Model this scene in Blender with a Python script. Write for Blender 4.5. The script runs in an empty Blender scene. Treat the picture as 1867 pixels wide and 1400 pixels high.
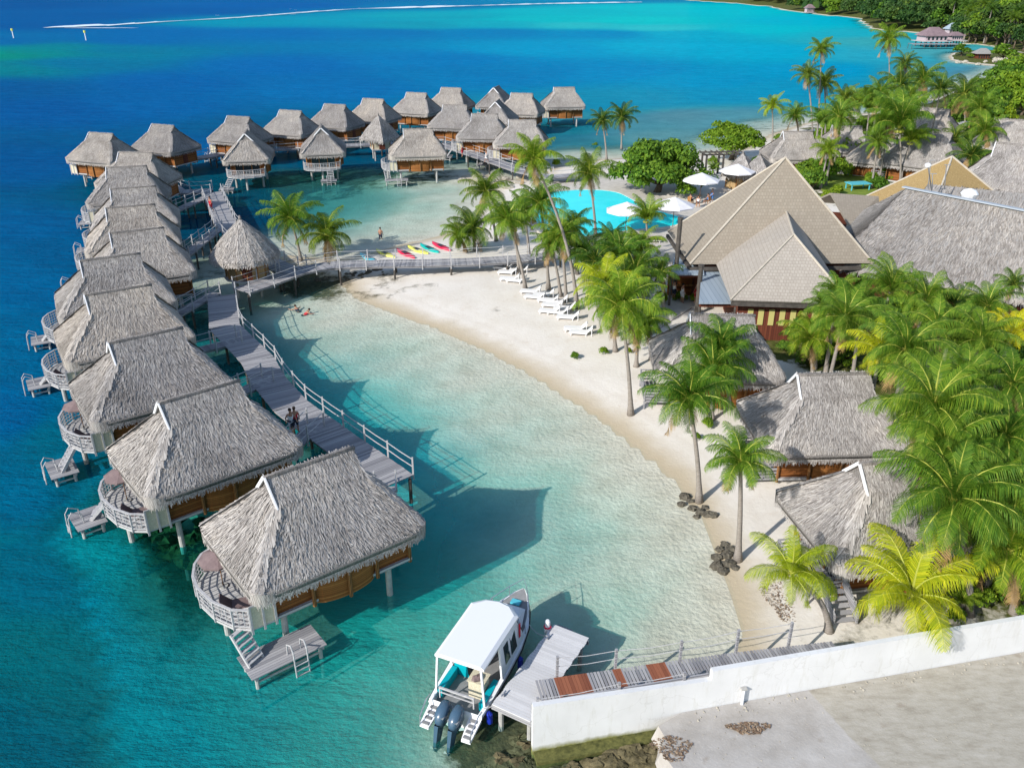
import bpy, math, random
import numpy as np
from mathutils import Vector, Matrix
R = math.radians
rnd = random.Random(7)
rng = np.random.default_rng(11)
C = bpy.data.collections.new('resort'); bpy.context.scene.collection.children.link(C)

# ------------------------------------------------------------------ camera model
CAM_H = 27.0; CAM_F = 1550.0; CAM_P = math.atan(745/1550.)
_c, _s = math.cos(CAM_P), math.sin(CAM_P)
def at(u, v, z=0.0):
    a = (u-933.5)/CAM_F; b = -(v-700)/CAM_F
    d = (a, _c+b*_s, -_s+b*_c)
    t = (z-CAM_H)/d[2]
    return (a*t, d[1]*t, z)
def at_y(u, v, y):
    """point on the sight line at ground distance y"""
    a = (u-933.5)/CAM_F; b = -(v-700)/CAM_F
    d = (a, _c+b*_s, -_s+b*_c); t = y/d[1]
    return (a*t, y, CAM_H+d[2]*t)
def px_size(px, x, y, z):
    zc = y*_c-(z-CAM_H)*_s
    return px*zc/CAM_F

# ------------------------------------------------------------------ helpers
def lin(r, g, b):
    f = lambda c: ((c/255.)/12.92 if c/255. <= .04045 else ((c/255.+.055)/1.055)**2.4)
    return (f(r), f(g), f(b))

class MB:
    def __init__(s): s.V = []; s.F = []; s.np = []
    def add(s, vs, fs):
        o = len(s.V); s.V += [tuple(v) for v in vs]; s.F += [tuple(i+o for i in f) for f in fs]; return s
    def quads(s, arr):            # numpy (N,4,3)
        s.np.append(np.asarray(arr, dtype=float)); return s
    def box(s, x0, x1, y0, y1, z0, z1):
        v = [(x, y, z) for z in (z0, z1) for y in (y0, y1) for x in (x0, x1)]
        return s.add(v, [(0,2,3,1), (4,5,7,6), (0,1,5,4), (2,6,7,3), (0,4,6,2), (1,3,7,5)])
    def obox(s, cx, cy, z0, z1, lx, ly, a):
        ca, sa = math.cos(a), math.sin(a); v = []
        for z in (z0, z1):
            for y in (-ly/2, ly/2):
                for x in (-lx/2, lx/2): v.append((cx+x*ca-y*sa, cy+x*sa+y*ca, z))
        return s.add(v, [(0,2,3,1), (4,5,7,6), (0,1,5,4), (2,6,7,3), (0,4,6,2), (1,3,7,5)])
    def bar(s, a, b, w, h=None):
        h = h or w
        a = Vector(a); b = Vector(b); d = (b-a)
        if d.length < 1e-6: return s
        d.normalize(); up = Vector((0,0,1)) if abs(d.z) < .95 else Vector((0,1,0))
        r = d.cross(up).normalized()*w/2; u = r.cross(d).normalized()*h/2
        v = [a-r-u, a+r-u, a+r+u, a-r+u, b-r-u, b+r-u, b+r+u, b-r+u]
        return s.add(v, [(0,1,2,3), (4,7,6,5), (0,4,5,1), (1,5,6,2), (2,6,7,3), (3,7,4,0)])
    def tube(s, pts, rads, n=8, cap=True):
        pts = [Vector(p) for p in pts]; o = []; prev = None
        if not hasattr(rads, '__len__'): rads = [rads]*len(pts)
        for i, p in enumerate(pts):
            d = (pts[min(i+1, len(pts)-1)]-pts[max(i-1, 0)]).normalized()
            ref = prev if prev is not None else (Vector((1,0,0)) if abs(d.x) < .9 else Vector((0,1,0)))
            r = (ref-d*ref.dot(d)).normalized(); prev = r; u = d.cross(r)
            for k in range(n):
                t = 2*math.pi*k/n
                o.append(p+(r*math.cos(t)+u*math.sin(t))*rads[i])
        f = [(i*n+k, i*n+(k+1) % n, (i+1)*n+(k+1) % n, (i+1)*n+k) for i in range(len(pts)-1) for k in range(n)]
        if cap: f += [tuple(range(n-1, -1, -1)), tuple((len(pts)-1)*n+k for k in range(n))]
        return s.add(o, f)
    def prism(s, poly, z0, z1):
        n = len(poly); v = [(x, y, z0) for x, y in poly]+[(x, y, z1) for x, y in poly]
        f = [tuple(range(n-1, -1, -1)), tuple(range(n, 2*n))]+[(i, (i+1) % n, n+(i+1) % n, n+i) for i in range(n)]
        return s.add(v, f)
    def blob(s, c, r, n=10, m=7, jit=.15, sq=(1,1,1), rr=rnd):
        v = []; f = []
        for i in range(m+1):
            t = math.pi*i/m
            for k in range(n):
                p = 2*math.pi*k/n; q = r*(1+rr.uniform(-jit, jit))
                v.append((c[0]+q*sq[0]*math.sin(t)*math.cos(p), c[1]+q*sq[1]*math.sin(t)*math.sin(p), c[2]+q*sq[2]*math.cos(t)))
        for i in range(m):
            for k in range(n): f.append((i*n+k, (i+1)*n+k, (i+1)*n+(k+1) % n, i*n+(k+1) % n))
        return s.add(v, f)
    def mesh(s, name, mat, smooth=False):
        V = np.array(s.V, dtype=float).reshape(-1, 3); F = list(s.F)
        if s.np:
            A = np.concatenate(s.np); n0 = len(V)
            V = np.concatenate([V, A.reshape(-1, 3)]) if n0 else A.reshape(-1, 3)
            idx = (np.arange(len(A)*4).reshape(-1, 4)+n0).tolist(); F = F+idx
        me = bpy.data.meshes.new(name); me.from_pydata(V.tolist(), [], F); me.update()
        nl = len(me.loops)
        if nl:
            nn = np.zeros(len(me.polygons)*3); me.polygons.foreach_get('normal', nn); nn = nn.reshape(-1, 3)
            lt = np.zeros(len(me.polygons), dtype=int); me.polygons.foreach_get('loop_total', lt)
            li = np.zeros(nl, dtype=int); me.loops.foreach_get('vertex_index', li)
            N = np.repeat(nn, lt, axis=0); P = V[li]
            h = np.stack([-N[:,1], N[:,0], np.zeros(nl)], 1); l = np.linalg.norm(h, axis=1)
            flat = l < .12; h[flat] = (1,0,0); l[flat] = 1; h /= l[:,None]
            w = np.cross(N, h); w[flat] = (0,1,0)
            uv = np.stack([(P*h).sum(1), (P*w).sum(1)], 1)
            ul = me.uv_layers.new(name='UVMap'); ul.data.foreach_set('uv', uv.ravel())
        if smooth: me.polygons.foreach_set('use_smooth', [True]*len(me.polygons))
        if mat: me.materials.append(mat)
        return me
    def build(s, name, mat, parent=None, smooth=False):
        return link(name, s.mesh(name, mat, smooth), parent)

def link(name, me, parent=None, loc=None, rz=None):
    o = bpy.data.objects.new(name, me); C.objects.link(o)
    if parent: o.parent = parent
    if loc: o.location = loc
    if rz is not None: o.rotation_euler = (0,0,rz)
    return o
def tag(o, label=None, cat=None, group=None, kind=None):
    if label: o['label'] = label
    if cat: o['category'] = cat
    if group: o['group'] = group
    if kind: o['kind'] = kind
    return o
def thing(name, label, cat, loc=(0,0,0), rz=0, group=None, scale=1):
    o = bpy.data.objects.new(name, None); C.objects.link(o); o.empty_display_size = .3
    o.location = loc; o.rotation_euler = (0,0,rz); o.scale = (scale,)*3
    return tag(o, label, cat, group)
def dup(root, loc, rz, label, group=None, scale=None):
    r = root.copy(); C.objects.link(r); r.location = loc; r.rotation_euler = (0,0,rz); r['label'] = label
    if group: r['group'] = group
    if scale: r.scale = (scale,)*3
    for ch in list(root.children):
        c = ch.copy(); C.objects.link(c); c.parent = r
        for g in list(ch.children):
            d = g.copy(); C.objects.link(d); d.parent = c
    return r

# ------------------------------------------------------------------ materials
def mat(name, col=(.5,.5,.5), rough=.7, metal=0, spec=.3):
    m = bpy.data.materials.new(name); m.use_nodes = True
    b = m.node_tree.nodes['Principled BSDF']
    b.inputs['Base Color'].default_value = (*col, 1); b.inputs['Roughness'].default_value = rough
    b.inputs['Metallic'].default_value = metal; b.inputs['Specular IOR Level'].default_value = spec
    return m
class NT:
    def __init__(s, m): s.m = m; s.t = m.node_tree; s.b = s.t.nodes.get('Principled BSDF')
    def n(s, typ, **kw):
        x = s.t.nodes.new(typ)
        for k, v in kw.items():
            if k.startswith('_'): setattr(x, k[1:], v)
            else: x.inputs[k.replace('__', ' ')].default_value = v
        return x
    def l(s, a, b): s.t.links.new(a, b)
    def noise(s, vec, scale, detail=4, rough=.6):
        x = s.n('ShaderNodeTexNoise', Scale=scale, Detail=detail, Roughness=rough)
        if vec: s.l(vec, x.inputs['Vector'])
        return x.outputs['Fac']
    def mapv(s, vec, sc):
        x = s.n('ShaderNodeMapping'); x.inputs['Scale'].default_value = sc; s.l(vec, x.inputs['Vector']); return x.outputs[0]
    def ramp(s, fac, stops):
        x = s.n('ShaderNodeValToRGB'); e = x.color_ramp.elements
        while len(e) < len(stops): e.new(.5)
        for el, (p, c) in zip(e, stops): el.position = p; el.color = (*c, 1) if len(c) == 3 else c
        s.l(fac, x.inputs[0]); return x.outputs[0]
    def mix(s, fac, a, b, typ='MIX'):
        x = s.n('ShaderNodeMix', _data_type='RGBA', _blend_type=typ)
        if isinstance(fac, (int, float)): x.inputs[0].default_value = fac
        else: s.l(fac, x.inputs[0])
        for q, i in ((a, 6), (b, 7)):
            if isinstance(q, tuple): x.inputs[i].default_value = (*q, 1) if len(q) == 3 else q
            else: s.l(q, x.inputs[i])
        return x.outputs[2]
    def math(s, op, a, b=0, clamp=False):
        x = s.n('ShaderNodeMath', _operation=op, _use_clamp=clamp)
        for q, i in ((a, 0), (b, 1)):
            if isinstance(q, (int, float)): x.inputs[i].default_value = q
            else: s.l(q, x.inputs[i])
        return x.outputs[0]
    def bump(s, h, st=.4, dist=.02, to=None):
        x = s.n('ShaderNodeBump', Strength=st, Distance=dist); s.l(h, x.inputs['Height'])
        s.l(x.outputs[0], (to or s.b).inputs['Normal']); return x.outputs[0]
    def col(s, c): s.l(c, s.b.inputs['Base Color'])
    @property
    def uv(s): return s.n('ShaderNodeTexCoord').outputs['UV']
    @property
    def obj(s): return s.n('ShaderNodeTexCoord').outputs['Object']
    @property
    def pos(s): return s.n('ShaderNodeNewGeometry').outputs['Position']
    @property
    def isl(s): return s.n('ShaderNodeNewGeometry').outputs['Random Per Island']
    @property
    def orand(s): return s.n('ShaderNodeObjectInfo').outputs['Random']

def m_thatch_straw(name, cols):
    m = mat(name, rough=.9, spec=.1); t = NT(m)
    c = t.ramp(t.isl, [(0, cols[0]), (.35, cols[1]), (.75, cols[2]), (1, cols[3])])
    big = t.noise(t.pos, 1.1, 4)
    c = t.mix(t.math('MULTIPLY', big, .55), c, cols[1], 'MIX')
    w = t.ramp(t.noise(t.pos, .38, 5), [(.33, (.76,.75,.74)), (.5, (1,1,1)), (.68, (1.14,1.12,1.08))])
    c = t.mix(1.0, c, w, 'MULTIPLY')
    ov = t.ramp(t.orand, [(0, (.84,.84,.85)), (.5, (1,1,1)), (1, (1.10,1.06,1.0))])
    t.col(t.mix(1.0, c, ov, 'MULTIPLY')); return m
def m_thatch_base(name, a, b):
    m = mat(name, rough=.95, spec=.05); t = NT(m); v = t.mapv(t.uv, (16, 2.2, 1))
    f = t.noise(v, 1.6, 6, .7); f2 = t.noise(t.uv, .5, 4)
    c = t.ramp(f, [(.32, a), (.62, b)]); c = t.mix(t.math('MULTIPLY', f2, .35), c, a)
    t.col(c); t.bump(f, .9, .08); return m
TG = [(.19,.17,.152), (.365,.335,.31), (.50,.468,.435), (.655,.615,.57)]
M = {}
M['straw'] = m_thatch_straw('straw thatch', TG)
M['straw_hall'] = m_thatch_straw('weathered hall thatch', [tuple(c*.74 for c in q) for q in TG])
M['straw_base'] = m_thatch_base('thatch underlay', (.13,.115,.105), (.37,.345,.325))
M['straw_far'] = m_thatch_base('thatch weathered', (.20,.19,.18), (.37,.355,.34))
M['straw_gold'] = m_thatch_base('thatch golden', (.22,.145,.06), (.50,.36,.17))
def m_wood(name, a, b, plank=.14, along='v', rough=.75, gap=(.03,.02,.015)):
    m = mat(name, rough=rough, spec=.2); t = NT(m); uv = t.uv
    sc = (1/plank, 1, 1) if along == 'v' else (1, 1/plank, 1)
    v = t.mapv(uv, sc); sep = t.n('ShaderNodeSeparateXYZ'); t.l(v, sep.inputs[0])
    ax = sep.outputs[0 if along == 'v' else 1]
    idx = t.math('FLOOR', ax); wn = t.n('ShaderNodeTexWhiteNoise', _noise_dimensions='1D'); t.l(idx, wn.inputs['W'])
    g = t.noise(t.mapv(uv, (22, 1.6, 1) if along == 'v' else (1.6, 22, 1)), 1.5, 5)
    c = t.mix(wn.outputs[0], a, b); c = t.mix(t.math('MULTIPLY', g, .5), c, a)
    fr = t.math('FRACT', ax); e = t.math('LESS_THAN', fr, .1)
    t.col(t.mix(e, c, gap)); t.bump(t.math('SUBTRACT', g, e), .5, .012); return m
M['wall_wood'] = m_wood('orange brown boards', (.17,.055,.015), (.36,.135,.035), .16, 'h')
M['bay_wood'] = m_wood('woven amber boards', (.24,.085,.02), (.46,.20,.055), .10, 'h')
M['log'] = m_wood('varnished log', (.34,.15,.045), (.52,.27,.10), .3)
M['redwood'] = m_wood('red brown boards', (.11,.03,.018), (.20,.06,.03), .18)
M['grey_wood'] = m_wood('weathered grey boards', (.27,.265,.275), (.42,.41,.415), .13, 'h')
M['pale_wood'] = m_wood('pale grey boards', (.46,.45,.44), (.60,.585,.57), .13, 'h')
m = mat('weathered plank', rough=.8, spec=.2); t = NT(m)
c = t.ramp(t.isl, [(0, (.20,.195,.205)), (.5, (.34,.33,.335)), (1, (.45,.435,.43))])
g = t.noise(t.mapv(t.obj, (3, 3, 3)), 2.2, 6); t.col(t.mix(t.math('MULTIPLY', g, .5), c, (.24,.23,.24))); t.bump(g, .3, .01); M['plank'] = m
m = mat('pale jetty plank', rough=.8, spec=.2); t = NT(m)
c = t.ramp(t.isl, [(0, (.56,.55,.55)), (1, (.70,.685,.68))]); g = t.noise(t.obj, 3, 6)
t.col(t.mix(t.math('MULTIPLY', g, .5), c, (.50,.485,.47))); M['jetty_plank'] = m
m = mat('rusty plank', rough=.8); t = NT(m)
c = t.ramp(t.isl, [(0, (.20,.065,.035)), (1, (.32,.115,.06))]); t.col(c); M['rust_plank'] = m
def m_noisy(name, a, b, scale=2, rough=.8, bs=.3, bd=.02, spec=.2, coord='obj'):
    m = mat(name, rough=rough, spec=spec); t = NT(m); v = getattr(t, coord)
    f = t.noise(v, scale, 7, .65); t.col(t.ramp(f, [(.3, a), (.7, b)])); t.bump(f, bs, bd); return m
M['rail'] = m_noisy('whitewashed rail', (.36,.355,.36), (.54,.525,.52), 5)
M['white_board'] = m_noisy('white painted board', (.68,.68,.70), (.80,.80,.80), 4)
M['cream'] = m_noisy('cream woven matting', (.50,.44,.31), (.72,.66,.50), 14, bs=.6)
M['matting'] = m_wood('woven bamboo matting', (.42,.27,.12), (.62,.43,.22), .09, 'v')
M['concrete'] = m_noisy('concrete pile', (.34,.33,.31), (.50,.49,.46), 3)
M['pile_dark'] = m_noisy('dark timber pile', (.05,.045,.04), (.12,.105,.09), 3)
M['rock'] = m_noisy('lava rock', (.045,.04,.032), (.19,.17,.13), 3, .95, .8, .1)
M['rock_pale'] = m_noisy('pale rock', (.30,.27,.22), (.50,.46,.38), 3, .95, .8, .1)
M['trunk'] = None
m = mat('palm trunk', rough=.9, spec=.1); t = NT(m)
w = t.n('ShaderNodeTexWave', _bands_direction='Z', Scale=3.2, Distortion=1.5, Detail=3); t.l(t.obj, w.inputs['Vector'])
f = t.noise(t.obj, 6, 6); c = t.mix(f, (.20,.17,.14), (.42,.38,.34)); c = t.mix(t.math('MULTIPLY', w.outputs['Fac'], .35), c, (.15,.125,.10))
t.col(c); t.bump(w.outputs['Fac'], .4, .03); M['trunk'] = m
M['bark'] = m_noisy('tree bark', (.07,.05,.035), (.20,.155,.11), 5, .95, .7, .05)
def m_leaf(name, c0, c1, c2, trans=.35, hue=True, rough=.6, spec=.18):
    m = mat(name, rough=rough, spec=spec); t = NT(m)
    c = t.ramp(t.isl, [(0, c0), (.55, c1), (1, c2)])
    if hue:
        k = t.ramp(t.orand, [(0, (.62,.76,.7)), (.5, (1,1,1)), (1, (1.42,1.2,.85))]); c = t.mix(1.0, c, k, 'MULTIPLY')
    t.col(c); tr = t.n('ShaderNodeBsdfTranslucent'); t.l(t.mix(1.0, c, (1.25,1.3,.6), 'MULTIPLY'), tr.inputs['Color'])
    mx = t.n('ShaderNodeMixShader', Fac=trans); out = t.t.nodes['Material Output']
    t.l(t.b.outputs[0], mx.inputs[1]); t.l(tr.outputs[0], mx.inputs[2]); t.l(mx.outputs[0], out.inputs[0]); return m
M['frond'] = m_leaf('palm frond green', (.065,.155,.014), (.13,.245,.022), (.26,.35,.035))
M['frond_dk'] = m_leaf('palm frond deep green', (.04,.095,.014), (.08,.16,.018), (.17,.25,.03))
M['frond_yel'] = m_leaf('palm frond lime yellow', (.24,.32,.015), (.40,.45,.015), (.60,.58,.03))
M['rachis'] = mat('frond midrib', (.40,.42,.07), .5)
M['dry'] = m_noisy('dry palm fibre', (.22,.13,.05), (.42,.28,.12), 8)
M['leaf'] = m_leaf('broad leaf', (.05,.12,.014), (.10,.20,.018), (.20,.32,.03), .3)
M['leaf_lime'] = m_leaf('lime leaf', (.10,.19,.012), (.17,.28,.018), (.28,.38,.03), .35)
M['leaf_dk'] = m_leaf('dark forest leaf', (.022,.055,.014), (.042,.095,.02), (.09,.16,.032), .2)
def m_shingle(name, a, b, c3):
    m = mat(name, rough=.9, spec=.1); t = NT(m); br = t.n('ShaderNodeTexBrick', Scale=1.0)
    br.inputs['Brick Width'].default_value = .26; br.inputs['Row Height'].default_value = .30; br.inputs['Mortar Size'].default_value = .02
    br.inputs['Color1'].default_value = (*a, 1); br.inputs['Color2'].default_value = (*b, 1); br.inputs['Mortar'].default_value = (*c3, 1)
    d = t.n('ShaderNodeVectorMath', _operation='ADD'); nz = t.n('ShaderNodeTexNoise', Scale=2.5, Detail=3.0); t.l(t.uv, nz.inputs['Vector'])
    sc = t.n('ShaderNodeVectorMath', _operation='SCALE'); t.l(nz.outputs['Color'], sc.inputs[0]); sc.inputs['Scale'].default_value = .12
    t.l(t.uv, d.inputs[0]); t.l(sc.outputs[0], d.inputs[1]); t.l(d.outputs[0], br.inputs['Vector'])
    f = t.noise(t.uv, .35, 5); f2 = t.noise(t.uv, 5, 5)
    c = t.mix(t.math('MULTIPLY', f, .6), br.outputs['Color'], b); c = t.mix(t.math('MULTIPLY', f2, .35), c, a)
    t.col(c); t.bump(t.math('SUBTRACT', f2, br.outputs['Fac']), .4, .035); return m
M['shingle'] = m_shingle('pandanus shingle roof', (.345,.30,.24), (.27,.23,.18), (.215,.18,.14))
M['shingle_grey'] = m_shingle('grey shingle roof', (.44,.395,.34), (.35,.31,.265), (.24,.21,.175))
M['tin'] = m_wood('blue grey metal roofing', (.30,.36,.41), (.36,.42,.47), .4, 'v', .4, (.2,.25,.3))
M['ridge_tin'] = mat('blue grey ridge flashing', (.38,.42,.46), .45)
M['white'] = mat('white gelcoat', (.80,.80,.80), .3, 0, .5)
M['canvas'] = m_noisy('white canvas', (.70,.68,.70), (.82,.80,.80), 2)
M['white_plaster'] = None
m = mat('whitewashed wall', rough=.85); t = NT(m)
f = t.noise(t.pos, .6, 6); f2 = t.noise(t.mapv(t.pos, (2.5,2.5,.5)), 1.5, 6)
c = t.ramp(f, [(.3, (.66,.655,.64)), (.7, (.75,.745,.735))]); st = t.ramp(f2, [(.56, (1,1,1)), (.78, (.86,.85,.80))]); c = t.mix(1, c, st, 'MULTIPLY')
vv = t.n('ShaderNodeTexVoronoi', _feature='DISTANCE_TO_EDGE', Scale=.35); vd = t.n('ShaderNodeVectorMath', _operation='ADD'); vn = t.n('ShaderNodeTexNoise', Scale=1.5, Detail=5.0); t.l(P_ if False else t.pos, vn.inputs['Vector']); t.l(t.pos, vd.inputs[0]); t.l(vn.outputs['Color'], vd.inputs[1]); t.l(vd.outputs[0], vv.inputs['Vector'])
c = t.mix(t.ramp(vv.outputs['Distance'], [(.0, (.3,.3,.3)), (.006, (0,0,0))]), c, (.42,.40,.36)); c = t.mix(t.ramp(t.noise(t.mapv(t.pos, (1.6,1.6,.25)), 2.2, 6, .7), [(.55, (0,0,0)), (.75, (.3,.3,.3))]), c, (.46,.43,.36))
sep = t.n('ShaderNodeSeparateXYZ'); t.l(t.pos, sep.inputs[0]); h = t.math('ADD', sep.outputs[2], t.math('MULTIPLY', t.math('SUBTRACT', t.noise(t.pos, 1.3, 5), .5), .5))
t.col(t.mix(t.ramp(h, [(.18, (1,1,1)), (.42, (0,0,0))]), c, (.22,.22,.07))); t.bump(f2, .15, .01); M['white_plaster'] = m
M['algae'] = m_noisy('algae covered ledge', (.04,.045,.015), (.17,.165,.05), 4, .9, .6, .05)
M['steel'] = mat('steel tube', (.6,.6,.62), .3, .8)
M['black'] = mat('black plastic', (.02,.02,.022), .4)
M['glass_dk'] = mat('dark tinted glass', (.02,.03,.035), .08, 0, .8)
M['engine'] = mat('blue grey engine cowl', (.055,.105,.16), .25, 0, .6)
M['teal'] = mat('teal vinyl', (.0,.36,.42), .5)
M['blue_rubber'] = mat('blue fender', (.01,.03,.35), .5)
M['boat_grey'] = m_noisy('grey deck paint', (.20,.20,.20), (.29,.29,.29), 3)
M['red_cloth'] = mat('red cloth', (.55,.02,.04), .8)
M['brown_cloth'] = m_noisy('brown canvas', (.17,.12,.12), (.25,.185,.175), 3)
M['white_cloth'] = mat('white cloth', (.78,.76,.74), .85)
M['dark_cloth'] = mat('dark cloth', (.03,.035,.06), .85)
M['blue_cloth'] = mat('blue cloth', (.08,.22,.50), .85)
M['skin'] = mat('skin', (.42,.22,.14), .55)
M['hair'] = mat('dark hair', (.03,.018,.012), .6)
M['pool'] = None
m = mat('pool basin', (.01,.52,.58), .4); M['pool'] = m
M['lawn'] = m_noisy('lawn', (.12,.18,.025), (.24,.30,.05), 1.2, .9, .5, .05)
M['paving'] = m_noisy('pale paving', (.46,.42,.36), (.62,.57,.50), 1.3)
M['yellow_pl'] = mat('yellow plastic', (.75,.72,.12), .4); M['red_pl'] = mat('red plastic', (.65,.02,.07), .4)
M['teal_pl'] = mat('green teal plastic', (.0,.42,.36), .4); M['cyan_pl'] = mat('cyan plastic', (.1,.5,.6), .4)
M['screen'] = mat('yellow window slats', (.50,.45,.16), .6)
# ------------------------------------------------------------------ shorelines (traced on the water level, in metres)
def poly_at(pts, z=0.0): return np.array([at(u, v, z)[:2] for u, v in pts])
shore_main = poly_at([(1352,1178),(1352,1140),(1338,1080),(1312,1015),(1290,962),(1262,910),(1228,868),(1180,830),(1110,772),(1025,718),(960,676),
 (880,634),(800,600),(715,568),(655,545),(640,533),(628,520),(600,508),(570,504),(545,499),(520,488),(505,474),(520,466),(560,470),(600,474),(640,470),(690,458),(720,450),
 (760,440),(800,432),(835,418),(858,398),(880,372),(900,352),(880,336),(850,330),(838,322),(870,317),(930,330),(985,322),(1010,305),(1050,298),(1100,290),(1190,288),
 (1290,282),(1360,272),(1400,248),(1460,228),(1530,214),(1610,204),(1680,188),(1720,170),(1800,150),(1867,118)])
shore_main = np.vstack([shore_main, [[260, 330], [400, 260], [400, 5], [12.5, 3], [9.6, 18], [7.4, 23.4], [9.2, 25.5], [11.0, 26.3]]])
shore_far = poly_at([(1240,1),(1330,6),(1400,13),(1440,21),(1500,28),(1560,34),(1572,48),(1590,55),(1625,58),(1700,62),(1745,68),(1740,80),(1800,86),(1867,100)])
shore_far = np.vstack([shore_far, [[900, 420], [2600, 700], [2600, 2300], [330, 1700]]])
shore_islet = poly_at([(1732,102),(1745,96),(1790,94),(1850,96),(1900,100),(1900,128),(1850,124),(1790,118),(1750,114),(1735,109)])
def sdist(P, poly):
    A = poly; B = np.roll(poly, -1, 0); out = np.full(len(P), 1e9); inside = np.zeros(len(P), bool)
    for a, b in zip(A, B):
        d = b-a; L = (d*d).sum()+1e-9; t = np.clip(((P-a)@d)/L, 0, 1)
        q = P-a-t[:,None]*d; out = np.minimum(out, (q*q).sum(1))
        cr = (a[1] > P[:,1]) != (b[1] > P[:,1])
        with np.errstate(divide='ignore', invalid='ignore'):
            xi = (b[0]-a[0])*(P[:,1]-a[1])/(b[1]-a[1]+1e-12)+a[0]
        inside ^= cr & (P[:,0] < xi)
    out = np.sqrt(out); return np.where(inside, out, -out)
def wob(x, y, s, seed=0):
    return (np.sin(x*s+seed)+np.sin(y*s*1.13+seed*2.1)+np.sin((x+y)*s*.71+seed*.7)+np.sin((x-y*1.3)*s*1.37+1.3*seed))/4
def ground_z(P):
    d = sdist(P, shore_main); d2 = sdist(P, shore_islet); d3 = sdist(P, shore_far)
    x, y = P[:,0], P[:,1]
    # beach slope
    up = np.where(d > 0, np.minimum(.79, .11*np.minimum(d, 4)+.06*np.maximum(d-4, 0)), 0)
    up = up+np.where(d > 1, .04*wob(x, y, .9, 1)*np.clip((d-1)/3, 0, 1), 0)
    deep = np.clip((-x-8-.35*(y-25))/30, 0, 1)+np.clip((y-135)/60, 0, 1)
    maxd = 2.0+2.5*np.clip(deep, 0, 1)
    dn = -np.minimum(maxd, .030*np.minimum(-d, 9)*(d < 0)+.105*np.maximum(-d-9, 0)+.03)+.12*wob(x, y, .5, 3)*np.clip(-d/6, 0, 1)
    z = np.where(d > 0, up, dn)
    z = np.where(d2 > 0, np.minimum(1.0, .3*d2), np.where(d <= 0, np.maximum(z, -np.minimum(3, .12*np.abs(d2)+.02)), z))
    hill = np.minimum(3, .1*d3)+np.clip((x-230)/500, 0, 1)*np.clip(d3/150, 0, 1)*85+.0*x
    z = np.where(d3 > 0, hill, z)
    return z, np.maximum(np.maximum(d, d2), d3)
def gz(x, y): return float(ground_z(np.array([[x, y]]))[0][0])
def axis(marks):
    out = [marks[0][0]]
    for (a, s0), (b, s1) in zip(marks[:-1], marks[1:]):
        x = a
        while x < b-1e-6:
            f = (x-a)/(b-a); s = s0+(s1-s0)*f; x = min(b, x+s); out.append(x)
    return np.array(out)
GX = axis([(-3500,500),(-700,60),(-260,14),(-75,1.6),(-32,.8),(45,.8),(75,1.8),(240,9),(800,60),(4500,600)])
GY = axis([(2,1),(20,.7),(85,.8),(125,1.4),(210,4),(450,9),(1200,40),(2500,200),(9000,1000)])
XX, YY = np.meshgrid(GX, GY); GP = np.stack([XX.ravel(), YY.ravel()], 1)
GZ, GD = ground_z(GP)
def grid_mesh(name, z):
    nx, ny = len(GX), len(GY); V = np.stack([GP[:,0], GP[:,1], z], 1)
    i = np.arange(ny-1)[:,None]*nx+np.arange(nx-1)[None,:]; i = i.ravel()
    F = np.stack([i, i+1, i+nx+1, i+nx], 1)
    me = bpy.data.meshes.new(name)
    me.vertices.add(len(V)); me.vertices.foreach_set('co', V.ravel())
    me.loops.add(F.size); me.loops.foreach_set('vertex_index', F.ravel().astype(np.int32))
    me.polygons.add(len(F)); me.polygons.foreach_set('loop_start', np.arange(len(F), dtype=np.int32)*4)
    me.polygons.foreach_set('loop_total', np.full(len(F), 4, dtype=np.int32)); me.update(calc_edges=True)
    me.polygons.foreach_set('use_smooth', [True]*len(F)); return me
def attr_f(me, name, a):
    x = me.attributes.new(name, 'FLOAT', 'POINT'); x.data.foreach_set('value', np.asarray(a, dtype=np.float32))
def attr_c(me, name, a):
    x = me.color_attributes.new(name, 'FLOAT_COLOR', 'POINT')
    x.data.foreach_set('color', np.hstack([a, np.ones((len(a), 1))]).astype(np.float32).ravel())
def field(samples, P, k, power=4.0):
    """smooth interpolation of survey samples (world positions, log-range domain)"""
    S = np.array([(at(u, v)[0], at(u, v)[1]) for u, v, *_ in samples]); val = np.array([s[2:2+k] for s in samples], dtype=float)
    f = lambda Q: np.stack([Q[:,0]/np.maximum(Q[:,1], 8)*1.25, np.log(np.maximum(Q[:,1], 8))], 1)
    a, b = f(P), f(S); W = np.zeros((len(P), len(S)))
    for j in range(len(S)): W[:,j] = 1/(((a-b[j])**2).sum(1)+2e-4)**(power/2)
    W /= W.sum(1)[:,None]; return W@val

# ---- ground: sand, sea bed, soil under the planting
veg = [(1500,560,0),(1450,640,.9),(1560,560,1),(1700,560,1),(1860,560,1),(1650,700,1),(1860,800,1),(1700,900,1),(1840,1000,1),(1500,930,0),(1400,800,0),(1350,700,.1),(1300,960,0),
 (1450,900,.15),(1560,1120,.15),(1700,1110,.5),(1860,1100,.7),(1300,600,.1),(1200,560,.15),(1180,650,0),(1100,600,0),(1000,560,0),(1050,480,.1),(900,520,0),(800,520,0),(700,530,0),(1100,440,.2),(900,420,.15),
 (1250,300,.3),(1300,360,.1),(1450,250,.6),(1550,330,.8),(1500,300,.9),(1650,260,.9),(1800,250,1),(1860,160,1),(1700,200,.9),(1600,210,.7),(1200,310,.4),(1300,290,.1),(1400,265,.3),(1000,420,0),(940,340,0),(1650,60,1),(1860,90,1),(1450,14,1),(1300,1,1),(1500,24,1),(1600,45,1),(1560,20,1),(1750,50,1),(1800,92,1)]
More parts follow.
